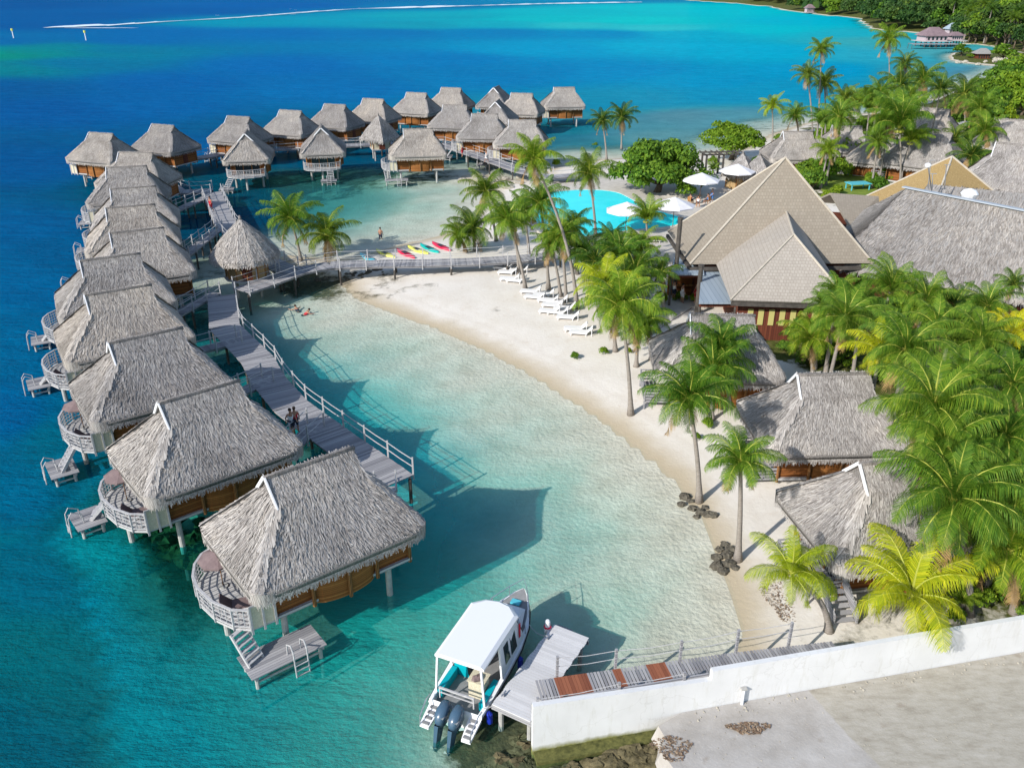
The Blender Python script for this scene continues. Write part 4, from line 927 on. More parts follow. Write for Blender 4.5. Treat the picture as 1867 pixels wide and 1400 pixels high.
# ------------------------------------------------------------------ restaurant buildings with shingled roofs
def slab(b, pts, th=.16):
    n = len(pts); P = [Vector(p) for p in pts]; nr = (P[1]-P[0]).cross(P[-1]-P[0]).normalized(); nr = nr if nr.z > 0 else -nr
    cc = sum(P, Vector())/n; up = (P[1]-P[0]).cross(P[2]-P[0]).z > 0
    if not up: P = P[::-1]
    Q = [p-nr*th for p in P]
    return b.add(P+Q, [tuple(range(n)), tuple(range(2*n-1, n-1, -1))]+[(i, n+i, n+(i+1) % n, (i+1) % n) for i in range(n)])
W3 = lambda u, v, z: Vector(at(u, v, z))
def cap(b, a, c, r=.13): b.tube([a+Vector((0,0,.03)), c+Vector((0,0,.03))], r, 6)
# great pyramid
sw, se = W3(1258,482,4.4), W3(1592,480,4.4); ax = (se-sw).normalized(); ay = Vector((-ax.y, ax.x, 0)); dep = 10.5
nw, ne = sw+ay*dep, se+ay*dep; ap = W3(1432,288,12.5)
t = thing('restaurant', 'restaurant under the largest tan shingled pyramid roof', 'building', (sw.x, sw.y, 0)); T0 = Vector((sw.x, sw.y, 0)); L_ = lambda *p: [q-T0 for q in p]
for nm, f in (('roof', (sw, se, ap)),):
    b = MB()
    for f in ((sw, se, ap), (se, ne, ap), (ne, nw, ap), (nw, sw, ap)): slab(b, L_(*f), .18)
    rf = b.build('roof', M['shingle'], t)
b = MB()
for q in (sw, se, ne, nw): cap(b, q-T0, ap-T0, .10)
b.build('hip_cap', m_noisy('pale hip capping', (.40,.35,.28), (.52,.47,.39), 4), rf); CAPM = b and rf.children[0].data.materials[0]
c4 = [sw+ax*.9+ay*.9, se-ax*.9+ay*.9, ne-ax*.9-ay*.9, nw+ax*.9-ay*.9]
b = MB(); b.prism([(q.x-T0.x, q.y-T0.y) for q in c4], .7, 4.25); b.build('wall', M['redwood'], t)
b = MB()
for p, q in ((sw, se), (nw, sw)): b.bar(p-T0+Vector((0,0,-.42)), q-T0+Vector((0,0,-.42)), .25, .3)
b.build('eave_beam', M['pile_dark'], t)
def dark_post(label, u, v0, v1, z0=.8):
    a = at(u, v1, z0); tp = at_y(u, v0, a[1]); t_ = thing('timber_post', label, 'post', (a[0], a[1], z0), 0, 'dark posts by the restaurant')
    MB().tube([(0,0,-.3), (0,0,tp[2]-z0)], .2, 8).build('shaft', M['pile_dark'], t_); MB().tube([(0,0,tp[2]-z0), (0,0,tp[2]-z0+.15)], .26, 8).build('head', M['pile_dark'], t_)
dark_post('tall dark timber post beside the blue grey metal roof', 1228, 400, 545); dark_post('dark timber post at the corner of the restaurant terrace', 1270, 486, 572)
# front wing
a_sw, a_se = W3(1332,547,4.4), W3(1552,554,4.4); r0, r1 = W3(1447,428,8.3), W3(1431,371,8.3)+Vector((.4,2.5,0))
bx_ = (a_se-a_sw).normalized(); by = Vector((-bx_.y, bx_.x, 0)); a_nw, a_ne = a_sw+by*11, a_se+by*11
t = thing('restaurant_wing', 'front wing with pale grey shingled hip roof and red brown wall', 'building', (a_sw.x, a_sw.y, 0)); T0 = Vector((a_sw.x, a_sw.y, 0))
b = MB()
for f in ((a_sw, a_se, r0), (a_se, a_ne, r1, r0), (a_nw, a_sw, r0, r1)): slab(b, L_(*f), .18)
rf = b.build('roof', M['shingle_grey'], t)
b = MB()
for p, q in ((a_sw, r0), (a_se, r0), (r0, r1)): cap(b, p-T0, q-T0, .09)
b.build('hip_cap', CAPM, rf)
q = [a_sw+bx_*.8+by*.9, a_se-bx_*.8+by*.9, a_ne-bx_*.8, a_nw+bx_*.8]; w_ = MB().prism([(v.x-T0.x, v.y-T0.y) for v in q], .7, 4.2).build('wall', M['redwood'], t)
for i in range(9):
    p = q[0]+bx_*(1.0+i*.82); o = MB().obox(0, 0, -.65, .65, .42, .06, 0).build('window_slat', M['screen'], w_); q_ = p-T0-by*.035; o.location = (q_.x, q_.y, 2.75); o.rotation_euler = (0,0,math.atan2(bx_.y, bx_.x))
b = MB(); b.bar(a_sw-T0+Vector((.1,.15,-.35)), a_se-T0+Vector((-.1,.15,-.35)), .2, .3); b.build('eave_beam', M['pile_dark'], t)
b = MB(); p = q[0]-T0; b.bar(p+Vector((0,-.1,3.5-.7)).xyz*1, p+bx_*7.5+Vector((0,-.1,2.8)), .08, .14)
# flat metal terrace roofs
def flat_roof(name, label, px, z, drop, mt='tin', fascia='redwood'):
    P = [W3(u, v, z) for u, v in px]; t_ = thing(name, label, 'canopy', (P[0].x, P[0].y, 0)); T = Vector((P[0].x, P[0].y, 0)); b_ = MB(); b_.prism([(p.x-T.x, p.y-T.y) for p in P][::-1] if True else None, z-.12, z)
    b_.build('roof_sheet', M[mt], t_); b_ = MB(); cen = sum(P, Vector())/len(P)
    P2 = [p+(cen-p)*.07 for p in P]
    for i in range(len(P)):
        p, q_ = P2[i]-T, P2[(i+1) % len(P)]-T; b_.bar((p.x,p.y,z-.3), (q_.x,q_.y,z-.3), .12, .34)
    b_.build('fascia', M[fascia], t_)
    for p in P2: b_ = MB(); b_.tube([(p.x-T.x, p.y-T.y, .6), (p.x-T.x, p.y-T.y, z-.47)], .12, 8); b_.build('post', M['pile_dark'], t_)
    return t_, P, T
flat_roof('terrace_canopy', 'narrow blue grey metal roof left of the large pyramid roof', [(1222,500), (1284,500), (1278,432), (1245,405)], 3.9, .3)
flat_roof('terrace_canopy', 'blue grey metal roof with palm shadows in front of the large pyramid roof', [(1274,552), (1345,552), (1345,478), (1281,478)], 3.7, .3)
p0 = at(1222,548,.9); p1 = at(1262,548,.9); t = thing('bar_counter', 'red brown boarded bar front under the narrow metal roof', 'bar counter', (p0[0], p0[1], .8), 0)
MB().box(0, p1[0]-p0[0]+.2, 1.6, 1.9, 0, 2.5).build('panel', M['wall_wood'], t); MB().box(-.1, p1[0]-p0[0]+.3, 1.3, 1.58, 1.0, 1.1).build('counter_top', M['log'], t)
t = thing('notice_board', 'pale board with turquoise top by the bar front', 'notice board', (p1[0]+.75, p1[1]+1.2, .8), 0)
MB().box(-.4, .4, 0, .08, .8, 1.9).build('panel', M['white_board'], t); MB().box(-.4, .4, 0, .08, 1.903, 2.4).build('header', M['cyan_pl'], t)
for sx in (-.35, .35): MB().box(sx-.04, sx+.04, .0, .08, 0, .797).build('leg', M['log'], t)
# big thatched hall
def thatched_hall(label, faces, n, walls, mt='straw_far', strw='straw_hall', wmat='redwood', z1=3.6, group=None, sw=.06):
    o = Vector((*faces[0][3][:2], 0)); t_ = thing('thatched_hall', label, 'building', o, 0, group); b_, s_ = MB(), MB()
    for f in faces: thatch_face(b_, s_ if n else None, [Vector(p)-o for p in f], n, .10, .6, sw, 12, 8, True, .35)
    rf_ = b_.build('roof', M[mt], t_, True)
    if n: s_.build('straw', M[strw], rf_)
    MB().prism([(p[0]-o.x, p[1]-o.y) for p in walls], .6, z1).build('wall', M[wmat], t_); return t_, rf_, o
rL, rR = W3(1652,344,9.2), W3(1867,386,9.2); dR = (rR-rL).normalized(); rE = rR+dR*9
eL, eM = W3(1512,480,3.9), W3(1865,545,3.9); dE = (eM-eL).normalized(); eE = eM+dE*12; bk = Vector((-dR.y, dR.x, 0)); bk = bk if bk.y > 0 else -bk
eB = W3(1509,452,3.9)+Vector((6.5,12,0)); eBR = rE+bk*10; eBR.z = 3.9
t, rf, o = thatched_hall('vast grey thatched hall filling the right side behind the palms', [(rL, rE, eE, eL), (rL, rL+Vector((.05,.05,0)), eL, eB), (rE, rL, eB, eBR)], 16000, [eL+Vector((2.6,1.2,0)), eE, eBR, eB+Vector((1,-2,0))], z1=3.7)
b = MB(); b.bar(rL-o+Vector((-.2,.2,.12)), rE-o+Vector((0,0,.12)), .5, .1); b.build('ridge_flashing', M['ridge_tin'], rf)
p = W3(1768,352,9.6)-o; b = MB(); b.tube([p+Vector((0,0,-.8)), p+Vector((0,0,-.05)), p+Vector((0,0,.25)), p+Vector((0,0,.4))], [.45,.75,.5,.08], 12); b.build('roof_vent', M['white'], rf)
for u, v, h in ((1692,345,2.6), (1722,345,2.2), (1700,345,1.4)):
    q = W3(u, v, 9.2)-o; b = MB(); b.bar(q, q+Vector((-.3,0,h)), .06); b.bar(q+Vector((-.5,0,h)), q+Vector((.1,0,h)), .05); b.build('aerial', M['steel'], rf)
q = W3(1692,302,11.9); t = thing('antenna_mast', 'white dish antenna on a thin mast over the thatched hall', 'antenna', W3(1700,342,9.2)); q = q-W3(1700,342,9.2)
MB().bar((0,0,-.3), q, .07).build('mast', M['steel'], t); MB().blob((q.x,q.y,q.z), .28, 10, 6, 0, (1,1,.8)).build('dish', M['white'], t)
# hall behind, golden pyramid, low shingled link roof
l2, r2 = W3(1692,336,9.0), W3(1867,353,9.0); d2 = (r2-l2).normalized(); b2 = Vector((-d2.y, d2.x, 0)); b2 = b2 if b2.y > 0 else -b2
r2 = r2+d2*8; f2 = [(l2, r2, r2-b2*6-Vector((0,0,4.5)), l2-b2*6-Vector((0,0,4.5))-d2*2), (r2, l2, l2+b2*6-Vector((0,0,4.5))-d2*2, r2+b2*6-Vector((0,0,4.5)))]
thatched_hall('grey thatched roof behind the ridge of the vast hall', f2, 4000, [l2-b2*5, r2-b2*5, r2+b2*5, l2+b2*5])
ap = W3(1736,286,10.0); h_ = 6.6; an = R(12); cs = [Vector((ap.x+h_*(sx*math.cos(an)-sy*math.sin(an)), ap.y+h_*(sx*math.sin(an)+sy*math.cos(an)), 3.8)) for sx, sy in ((-1,-1),(1,-1),(1,1),(-1,1))]
t = thing('gold_thatched_pavilion', 'pavilion with new golden yellow thatched pyramid roof', 'building', (ap.x, ap.y, 0)); o = Vector((ap.x, ap.y, 0)); b, s_ = MB(), MB()
for i in range(4):
    e = Vector((.02,0,0)); thatch_face(b, None, [ap-o-e, ap-o+e, cs[(i+1) % 4]-o, cs[i]-o], 0, .0, ns=6, ntt=4, thick=.3)
rf = b.build('roof', M['straw_gold'], t); MB().prism([((c_-o).x*.85, (c_-o).y*.85) for c_ in cs], .6, 3.7).build('wall', M['matting'], t)
b = MB()
for c_ in cs: cap(b, c_-o, ap-o, .10)
b.build('hip_cap', CAPM, rf)
P = [W3(1514,352,6.0), W3(1602,358,6.0), W3(1606,398,4.4), W3(1548,412,4.4)]; t = thing('link_roof', 'low tan shingled roof between the pyramid roof and the thatched hall', 'building', (P[0].x, P[0].y, 0)); T0 = Vector((P[0].x, P[0].y, 0))
b = MB(); slab(b, L_(*P), .2); P3 = [P[1], P[0], P[0]+Vector((0,5,-2)), P[1]+Vector((1,5,-2))]; slab(b, L_(*P3), .2); b.build('roof', M['shingle'], t)
b = MB(); b.prism([((p-T0).x*.9, (p-T0).y*.95) for p in (P[3], P[2], P[1], P[0])], .6, 4.0); b.build('wall', M['redwood'], t)
# small open shed in the garden, green table, lawn, path, pool
p = at(1757,232,2.6); t = thing('garden_shed', 'small pale flat roofed shed behind the palms', 'shed', (p[0], p[1], .8)); MB().box(-3, 3, -2, 2, 2.3, 2.5).build('roof', M['pale_wood'], t); MB().box(-2.5, 2.2, -1.5, 1.5, 0, 2.3).build('wall', M['cream'], t)
poly = [at(u, v, .86)[:2] for u, v in ((1505,352), (1530,358), (1590,362), (1640,352), (1655,335), (1600,318), (1540,316), (1500,322), (1485,335))]
b = MB(); b.prism(poly[::-1] if False else poly, .80, .93); tag(b.build('lawn', M['lawn'], None), 'sunny patch of lawn among the garden palms', kind='structure')
p = at(1563,345,.93); t = thing('garden_table', 'pale green table standing on the lawn', 'table', (p[0], p[1], .93), .2); MB().box(-1.5, 1.5, -.9, .9, .78, .86).build('tabletop', M['cyan_pl'], t)
for sx in (-1.3, 1.3):
    for sy in (-.7, .7): MB().box(sx-.06, sx+.06, sy-.06, sy+.06, 0, .78).build('leg', M['cyan_pl'], t)
poly = [at(u, v, .9)[:2] for u, v in ((1125,600), (1180,612), (1262,560), (1400,560), (1400,540), (1215,540), (1200,556), (1150,585))]
tag(MB().prism(poly, .80, .90).build('path', M['paving'], None), 'pale paved path from the beach up to the restaurant', kind='structure')
PP = [(990,352), (1060,345), (1122,348), (1150,362), (1178,380), (1215,388), (1244,396), (1240,412), (1150,419), (1090,428), (1040,434), (1000,427), (972,402), (972,370)]
pool = [Vector(at(u, v, 1.0)[:2]) for u, v in PP]
for _ in range(2): pool = [q for i in range(len(pool)) for q in (pool[i]*.75+pool[(i+1) % len(pool)]*.25, pool[i]*.25+pool[(i+1) % len(pool)]*.75)]; cc = sum(pool, Vector((0,0)))/len(pool)
t = thing('swimming_pool', 'bright turquoise free form swimming pool beyond the beach palms', 'pool', (cc.x, cc.y, 0)); pl = [p-cc for p in pool]; out = [p+p.normalized()*.9 for p in pl]; n = len(pl)
b = MB(); b.add([(p.x, p.y, 1.02) for p in pl]+[(p.x, p.y, 1.02) for p in out]+[(p.x, p.y, .5) for p in out]+[(p.x, p.y, .5) for p in pl],
 [f for i in range(n) for f in ((i, (i+1) % n, n+(i+1) % n, n+i)[::-1], (n+i, n+(i+1) % n, 2*n+(i+1) % n, 2*n+i)[::-1], (3*n+i, 3*n+(i+1) % n, (i+1) % n, i)[::-1])]); b.build('coping', M['paving'], t)
m = mat('pool water', (.0,.50,.56), .25, 0, .15); tt = NT(m); f = tt.noise(tt.pos, .35, 4); tt.col(tt.ramp(f, [(.3, (.0,.70,.72)), (.7, (.02,.80,.82))])); tt.bump(tt.noise(tt.pos, 1.5, 4), .15, .05)
b = MB(); b.add([(p.x, p.y, .97) for p in pl], [tuple(range(n))[::-1]]); o = b.build('pool_water', m, t)
poly = [at(u, v, .9)[:2] for u, v in ((985,322), (1120,318), (1180,350), (1260,378), (1300,378), (1310,392), (1262,402), (1258,422), (1245,470), (1225,480), (1100,452), (1000,442), (985,430))]
tag(MB().prism(poly, .80, .925).build('terrace', M['paving'], None), 'pale terrace round the swimming pool', kind='structure')
# parasols by the pool
for u, v, lb in ((1275,368,'white parasol shading seated guests beside the big tree'), (1340,350,'white parasol between the big tree and the restaurant roof'), (1140,428,'white parasol at the near pool edge'), (1226,418,'white parasol at the pool corner next to the tall dark post')):
    p = at(u, v, .93); parasol(lb, p[0], p[1], .93, 'white', 'white parasols by the pool', 1.25)
# pergola
p = at(1312,318,.9); t = thing('pergola', 'dark timber pergola by the round leafy tree', 'pergola', (p[0], p[1], .8), .1)
for x in (-2.5, 0, 2.5):
    for y in (-1, 1): MB().box(x-.12, x+.12, y-.12, y+.12, 0, 3.0).build('post', M['pile_dark'], t)
b = MB()
for y in (-1, 1): b.box(-3, 3, y-.09, y+.09, 3.003, 3.2)
for x in np.linspace(-2.9, 2.9, 8): b.box(x-.06, x+.06, -1.4, 1.4, 3.204, 3.33)
b.build('beams', M['pile_dark'], t)

# ------------------------------------------------------------------ sun loungers on the sand
LN = [(918,492,.6), (926,500,.6), (938,488,.7), (946,497,.7), (930,512,.6), (942,515,.7), (968,535,.8), (976,545,.8), (992,541,.8), (1000,551,.8), (1008,560,.8), (1016,553,.8), (1003,571,.8), (1018,573,.8), (1030,566,.8), (1036,582,.8), (1050,603,.9), (1060,610,.9)]
wh = ['furthest from the camera, under the leaning palms', 'near the boardwalk end', 'beside the foot of a palm', 'in the middle of the row', 'next to the tall leaning palm', 'at the near end of the row']
b = 0
for i, (u, v, a) in enumerate(LN):
    p = at(u, v, .5); z = gz(p[0], p[1]); p = at(u, v, z)
    lounger('white sun lounger on the beach, %s' % wh[min(5, i//3)], p[0], p[1], z-.02, R(-115)+a*.3+rnd.uniform(-.1, .1), 'white sun loungers on the beach')
for i, (u, v) in enumerate(((1108,440), (1118,437), (1128,442), (1178,438), (1188,441), (1085,446))):
    p = at(u, v, .93); lounger('sun lounger with brown mattress by the near pool edge', p[0], p[1], .93, R(90)+rnd.uniform(-.2, .2), 'brown loungers by the pool', 'lounger_pad_g')

# ------------------------------------------------------------------ kayaks on the upper beach
def kayak_mesh():
    b = MB(); secs = [(-1.7,.02,.22), (-1.3,.2,.2), (-.6,.36,.18), (0,.4,.17), (.6,.36,.18), (1.3,.2,.2), (1.7,.02,.24)]; v = []; f = []
    for x, w, h in secs: v += [(x, -w, h), (x, -w*.6, .0), (x, w*.6, .0), (x, w, h), (x, w*.5, h+.05), (x, -w*.5, h+.05)]
    for i in range(len(secs)-1):
        for k in range(6): f.append((i*6+k, i*6+(k+1) % 6, (i+1)*6+(k+1) % 6, (i+1)*6+k))
    f += [tuple(range(5, -1, -1)), tuple(36+k for k in range(6))]; return b.add(v, f)
km = kayak_mesh()
for u, v, c, lb in ((672,474,'cyan_pl','pale cyan kayak at the left end of the kayak row'), (704,466,'yellow_pl','yellow kayak left of the red one'), (740,468,'red_pl','red kayak in the middle of the kayak row'), (762,461,'yellow_pl','yellow green kayak between the red and the teal one'),
                    (783,459,'teal_pl','teal kayak lying on the beach'), (805,456,'red_pl','red kayak at the right end of the kayak row')):
    p = at(u, v, .3); z = max(gz(p[0], p[1]), .05); t = thing('kayak', lb, 'kayak', (p[0], p[1], z), R(-55 if c != 'yellow_pl' else -50), 'kayaks pulled up on the beach', 1.15)
    km.build('hull', M[c], t, True); MB().box(-.55, .1, -.2, .2, .225, .25).build('seat', M['black'], t); MB().tube([(.35,-.3,.24), (.35,.3,.24)], .03, 6).build('carry_strap', M['dark_cloth'], t)

# ------------------------------------------------------------------ motor boat
BO = Vector((-2.72, 23.8, .12)); BA = math.atan2(.916, .402)
t = thing('motor_boat', 'white covered motor boat with two outboard engines moored at the jetty', 'boat', BO, BA)
secs = [(1.15,1.16,.80,.72), (2.0,1.22,.85,.78), (3.5,1.25,.86,.92), (5.0,1.22,.80,1.02), (6.2,1.05,.58,1.14), (7.1,.72,.30,1.27), (7.8,.32,.10,1.38), (8.15,.03,.02,1.42)]
v = []; f = []
for x, w, wb, h in secs: v += [(x,-w,h), (x-.05,-w*1.02,h-.14), (x-.1,-wb,-.05), (x-.15,0,-.45), (x-.1,wb,-.05), (x-.05,w*1.02,h-.14), (x,w,h)]
for i in range(len(secs)-1):
    for k in range(6): f.append((i*7+k, (i+1)*7+k, (i+1)*7+k+1, i*7+k+1))
f.append((0,1,2,3,4,5,6)); MB().add(v, f).build('hull', M['white'], t)
b = MB(); v = [];  # deck sheet slightly below the gunwale
for x, w, wb, h in secs: v += [(x, -w*.86, h-.04 if x > 5.4 else .42), (x, w*.86, h-.04 if x > 5.4 else .42)]
b.add(v, [(2*i, 2*i+2, 2*i+3, 2*i+1) for i in range(len(secs)-1)]); b.build('deck', M['boat_grey'], t)
b = MB()
for s in (-1, 1):
    for (x0,w0,_,h0), (x1,w1,_,h1) in zip(secs[:-1], secs[1:]):
        b.add([(x0,s*w0,h0), (x1,s*w1,h1), (x1,s*w1*.86,h1), (x0,s*w0*.86,h0), (x0,s*w0*.86,h0-.4), (x1,s*w1*.86,h1-.4)], [(0,1,2,3) if s < 0 else (3,2,1,0), (3,2,5,4)])
b.build('gunwale', M['white'], t)
MB().add([(6.0,-.8,1.13), (6.0,.8,1.13), (7.0,.55,1.27), (7.0,-.55,1.27), (6.2,-.55,1.42), (6.2,.55,1.42), (6.85,.35,1.42), (6.85,-.35,1.42)], [(0,1,5,4), (1,2,6,5), (2,3,7,6), (3,0,4,7), (4,5,6,7)]).build('foredeck', M['white'], t)
o = MB().box(7.05, 7.35, -.22, .22, 1.285, 1.38).build('bow_hatch', M['cyan_pl'], t)
b = MB(); pr = [(5.7,-1.1,1.12), (5.7,-1.08,1.6), (6.6,-.9,1.75), (7.5,-.45,1.85), (8.15,0,1.95), (7.5,.45,1.85), (6.6,.9,1.75), (5.7,1.08,1.6), (5.7,1.1,1.12)]; b.tube(pr, .02, 6)
for x, y, z in ((6.6,.9,1.22), (7.5,.45,1.35), (6.6,-.9,1.22), (7.5,-.45,1.35)): b.tube([(x,y,z), (x,y,z+.5)], .018, 6)
b.build('bow_rail', M['steel'], t)
for s in (-1, 1): MB().tube([(x-.03, s*(w*1.02+.02), h-.14) for x, w, wb, h in secs], .035, 6).build('rub_rail', M['black'], t)
# roof
rp = [(1.6,-1.08), (4.95,-1.1), (5.4,-.6), (5.52,0), (5.4,.6), (4.95,1.1), (1.6,1.08)]
b = MB(); n = len(rp); b.add([(x, y, 2.58) for x, y in rp]+[(x*.995+.01, y*1.0, 2.68) for x, y in rp]+[(1.6+(x-1.6)*.96, y*.86, 2.77) for x, y in rp], [tuple(range(n-1,-1,-1)), tuple(2*n+i for i in range(n))]+[(i,(i+1) % n,n+(i+1) % n,n+i) for i in range(n)]+[(n+i,n+(i+1) % n,2*n+(i+1) % n,2*n+i) for i in range(n)])
rfb = b.build('roof', M['white'], t); b = MB()
for x, y in ((1.6,-1.0), (1.6,1.0), (3.1,-1.08), (3.1,1.08)): b.bar((x, y*1.08, .8), (x, y*.96, 2.6), .08)
b.build('roof_post', M['white'], t)
for s in (-1, 1):
    w_ = MB().add([(3.15,s*1.2,.88), (5.6,s*1.12,1.06), (4.85,s*1.0,2.57), (3.15,s*.98,2.57), (3.15,s*1.14,.88), (5.5,s*1.06,1.06), (4.8,s*.94,2.57), (3.15,s*.92,2.57)], [(0,1,2,3) if s < 0 else (3,2,1,0), (7,6,5,4) if s < 0 else (4,5,6,7), (0,3,7,4), (1,5,6,2)]).build('cabin_side', M['white'], t)
    for x0, x1 in ((3.5,4.0), (4.12,4.7)):
        z0, z1 = 1.3, 2.2; yy = lambda z: s*(1.215-.135*(z-.9)); MB().add([(x0,yy(z0),z0), (x1,yy(z0)-s*.01,z0), (x1-.06,yy(z1),z1), (x0,yy(z1),z1)], [(0,1,2,3)]).build('window', M['glass_dk'], w_)
MB().add([(5.6,-1.08,1.1), (5.75,0,1.15), (5.6,1.08,1.1), (4.95,.95,2.57), (5.2,0,2.57), (4.95,-.95,2.57)], [(0,1,4,5), (1,2,3,4)]).build('windscreen', M['glass_dk'], t)
b = MB(); b.box(2.15, 2.75, -.75, -.1, .425, 1.25); b.box(2.1, 2.8, -.8, -.05, 1.254, 1.29); b.build('console', M['cream'], t)
MB().blob((2.35,-.4,1.34), .16, 8, 5, .35, (1.4,1.2,.7)).build('rope_coil', M['brown_cloth'], t)
for s in (-1, 1): MB().box(1.6, 3.0, s*.95-.12, s*.95+.12, .425, .86).build('bench', M['teal'], t)
MB().add([(3.0,.3,.43), (3.05,1.0,.43), (3.05,1.0,2.4), (3.0,.55,2.4)], [(0,1,2,3)]).build('curtain', M['teal'], t)
b = MB()
for y in (-.75, .75): b.bar((1.3,y,.8), (1.3,y,1.35), .05)
b.bar((1.3,-.78,1.33), (1.3,.78,1.33), .07); b.bar((1.3,-.75,1.1), (1.3,.75,1.1), .04); b.build('stern_rail', M['rail'], t)
for s in (-1, 1):
    b = MB(); v = [(.22,s*.72,.22), (.22,s*1.12,.24), (1.15,s*1.15,.5), (1.15,s*.62,.5)]; b.add(v+[(x,y,z-.12) for x,y,z in v], [(0,1,2,3) if s < 0 else (3,2,1,0), (4,7,6,5) if s < 0 else (5,6,7,4), (0,4,5,1), (1,5,6,2), (2,6,7,3), (3,7,4,0)])
    st = b.build('swim_step', M['white'], t); b = MB()
    for i in range(4): x = .28+i*.22; b.box(x, x+.13, min(s*.76,s*1.04), max(s*.76,s*1.04), .17+x*.31, .22+x*.31)
    b.build('tread', M['boat_grey'], st)
    MB().tube([(.22,s*1.1,.2), (.3,s*1.12,.6), (.9,s*1.15,.95), (1.2,s*1.15,.9)], .025, 6).build('grab_rail', M['steel'], st)
for y in (-.3, .3):
    en = thing('outboard', None, None) if False else None
    b = MB(); v = []; f = []; sx = [(.2,.10,.45,.72), (.35,.20,.40,.92), (.62,.23,.42,1.06), (.95,.20,.5,1.12), (1.12,.10,.6,1.02)]
    for x, w, z0, z1 in sx: v += [(x,y-w,z0), (x,y-w,z1-.1), (x,y-w*.6,z1), (x,y+w*.6,z1), (x,y+w,z1-.1), (x,y+w,z0)]
    for i in range(4):
        for k in range(6): f.append((i*6+k, (i+1)*6+k, (i+1)*6+(k+1) % 6, i*6+(k+1) % 6))
    f += [(0,1,2,3,4,5), (29,28,27,26,25,24)]; b.add(v, f); e = b.build('engine_cowl', M['engine'], t, True)
    b = MB(); b.add([(.1,y-.09,.6), (.75,y-.1,.6), (.75,y+.1,.6), (.1,y+.09,.6), (-.15,y-.05,-.5), (.25,y-.05,-.5), (.25,y+.05,-.5), (-.15,y+.05,-.5)], [(0,4,5,1), (1,5,6,2), (2,6,7,3), (3,7,4,0), (4,7,6,5)]); b.build('engine_leg', M['engine'], e)
    MB().box(.3, .75, y-.215, y+.215, .82, .86).build('stripe', M['steel'], e)
    b = MB()
    for k in range(3): a = k*2.1; b.add([(-.17,y,-.35), (-.2,y+.16*math.cos(a),-.35+.16*math.sin(a)), (-.14,y+.16*math.cos(a+.7),-.35+.16*math.sin(a+.7))], [(0,1,2)])
    b.build('propeller', M['steel'], e)
for x, z in ((1.5,.35), (4.6,.5)): MB().tube([(x,-1.32,z-.3), (x,-1.34,z-.2), (x,-1.34,z+.25), (x,-1.3,z+.35)], [.05,.13,.13,.05], 8).build('fender', M['blue_rubber'], t)
MB().add([(4.95,-1.12,1.5), (5.1,-1.14,1.5), (5.15,-1.1,2.2), (5.0,-1.08,2.2)], [(0,1,2,3)]).build('name_flash', M['red_cloth'], t)
jp = Vector((jx, jy)); 
def rope(lb, a, b_):
    a, b_ = Vector(a), Vector(b_); m_ = (a+b_)/2-Vector((0,0,.25)); o = MB().tube([a, (a+m_)/2-Vector((0,0,.04)), m_, (b_+m_)/2-Vector((0,0,.04)), b_], .018, 6).build('mooring_rope', M['rail'], None); tag(o, lb, 'rope')
ca, sa = math.cos(BA), math.sin(BA); bw = lambda x, y, z: (BO.x+x*ca-y*sa, BO.y+x*sa+y*ca, z); jw = lambda x, y, z: (jx+x*math.cos(JA)-y*math.sin(JA), jy+x*math.sin(JA)+y*math.cos(JA), z)
rope('mooring rope from the boat stern to the jetty', bw(1.5,-1.1,.9), jw(.6,-.18,1.5)); rope('mooring rope from the boat bow to the jetty end', bw(6.4,-.9,1.25), jw(4.3,-.18,1.5))
# ------------------------------------------------------------------ palms
M['nut'] = m_noisy('coconut husk', (.16,.17,.03), (.30,.22,.08), 3)
def frond(az, el, L, r_, nst=44, wide=.27, droop=1.0):
    """quads of one pinnate frond: leaflets, and the midrib path"""
    s = np.linspace(0, 1, 13); e = el-(droop*(1.45+.45*math.cos(el)))*s**1.35; st = L/12
    px = np.concatenate([[0], np.cumsum(np.cos(e[:-1])*st)]); pz = np.concatenate([[0], np.cumsum(np.sin(e[:-1])*st)])
    tw = r_.uniform(-.25, .25)*s**2
    dirx = np.cos(az+tw); diry = np.sin(az+tw)
    path = np.stack([px*dirx, px*diry, pz], 1)
    k = np.linspace(.10, .995, nst); P = np.stack([np.interp(k, s, path[:,i]) for i in range(3)], 1)
    T = np.gradient(P, axis=0); T /= np.linalg.norm(T, axis=1)[:,None]
    S = np.cross(T, [0, 0, 1.]); S /= np.linalg.norm(S, axis=1)[:,None]+1e-9; U = np.cross(S, T)
    ll = L*1.12*wide*(np.sin(np.pi*np.clip(k*.93+.06, 0, 1))**.55)*r_.uniform(.78, 1.15, nst); out = []
    for sg in (-1, 1):
        fw = (.35+.75*k)[:,None]; dn = r_.uniform(.25, .8, nst)[:,None]
        D = S*sg+T*fw-U*dn*.4; D /= np.linalg.norm(D, axis=1)[:,None]
        D2 = D*.7-np.array([0,0,1.])*(.75+.7*r_.random(nst))[:,None]; D2 /= np.linalg.norm(D2, axis=1)[:,None]
        M1 = P+D*ll[:,None]*.52; E1 = M1+D2*ll[:,None]*.5; w = (L*(.50/nst))*(1-.35*k)[:,None]*T
        A = np.stack([P-w*.8, P+w*.8, M1+w, M1-w], 1); B = np.stack([M1-w, M1+w, E1+w*.15, E1-w*.15], 1)
        out += [A, B]
    return out, path
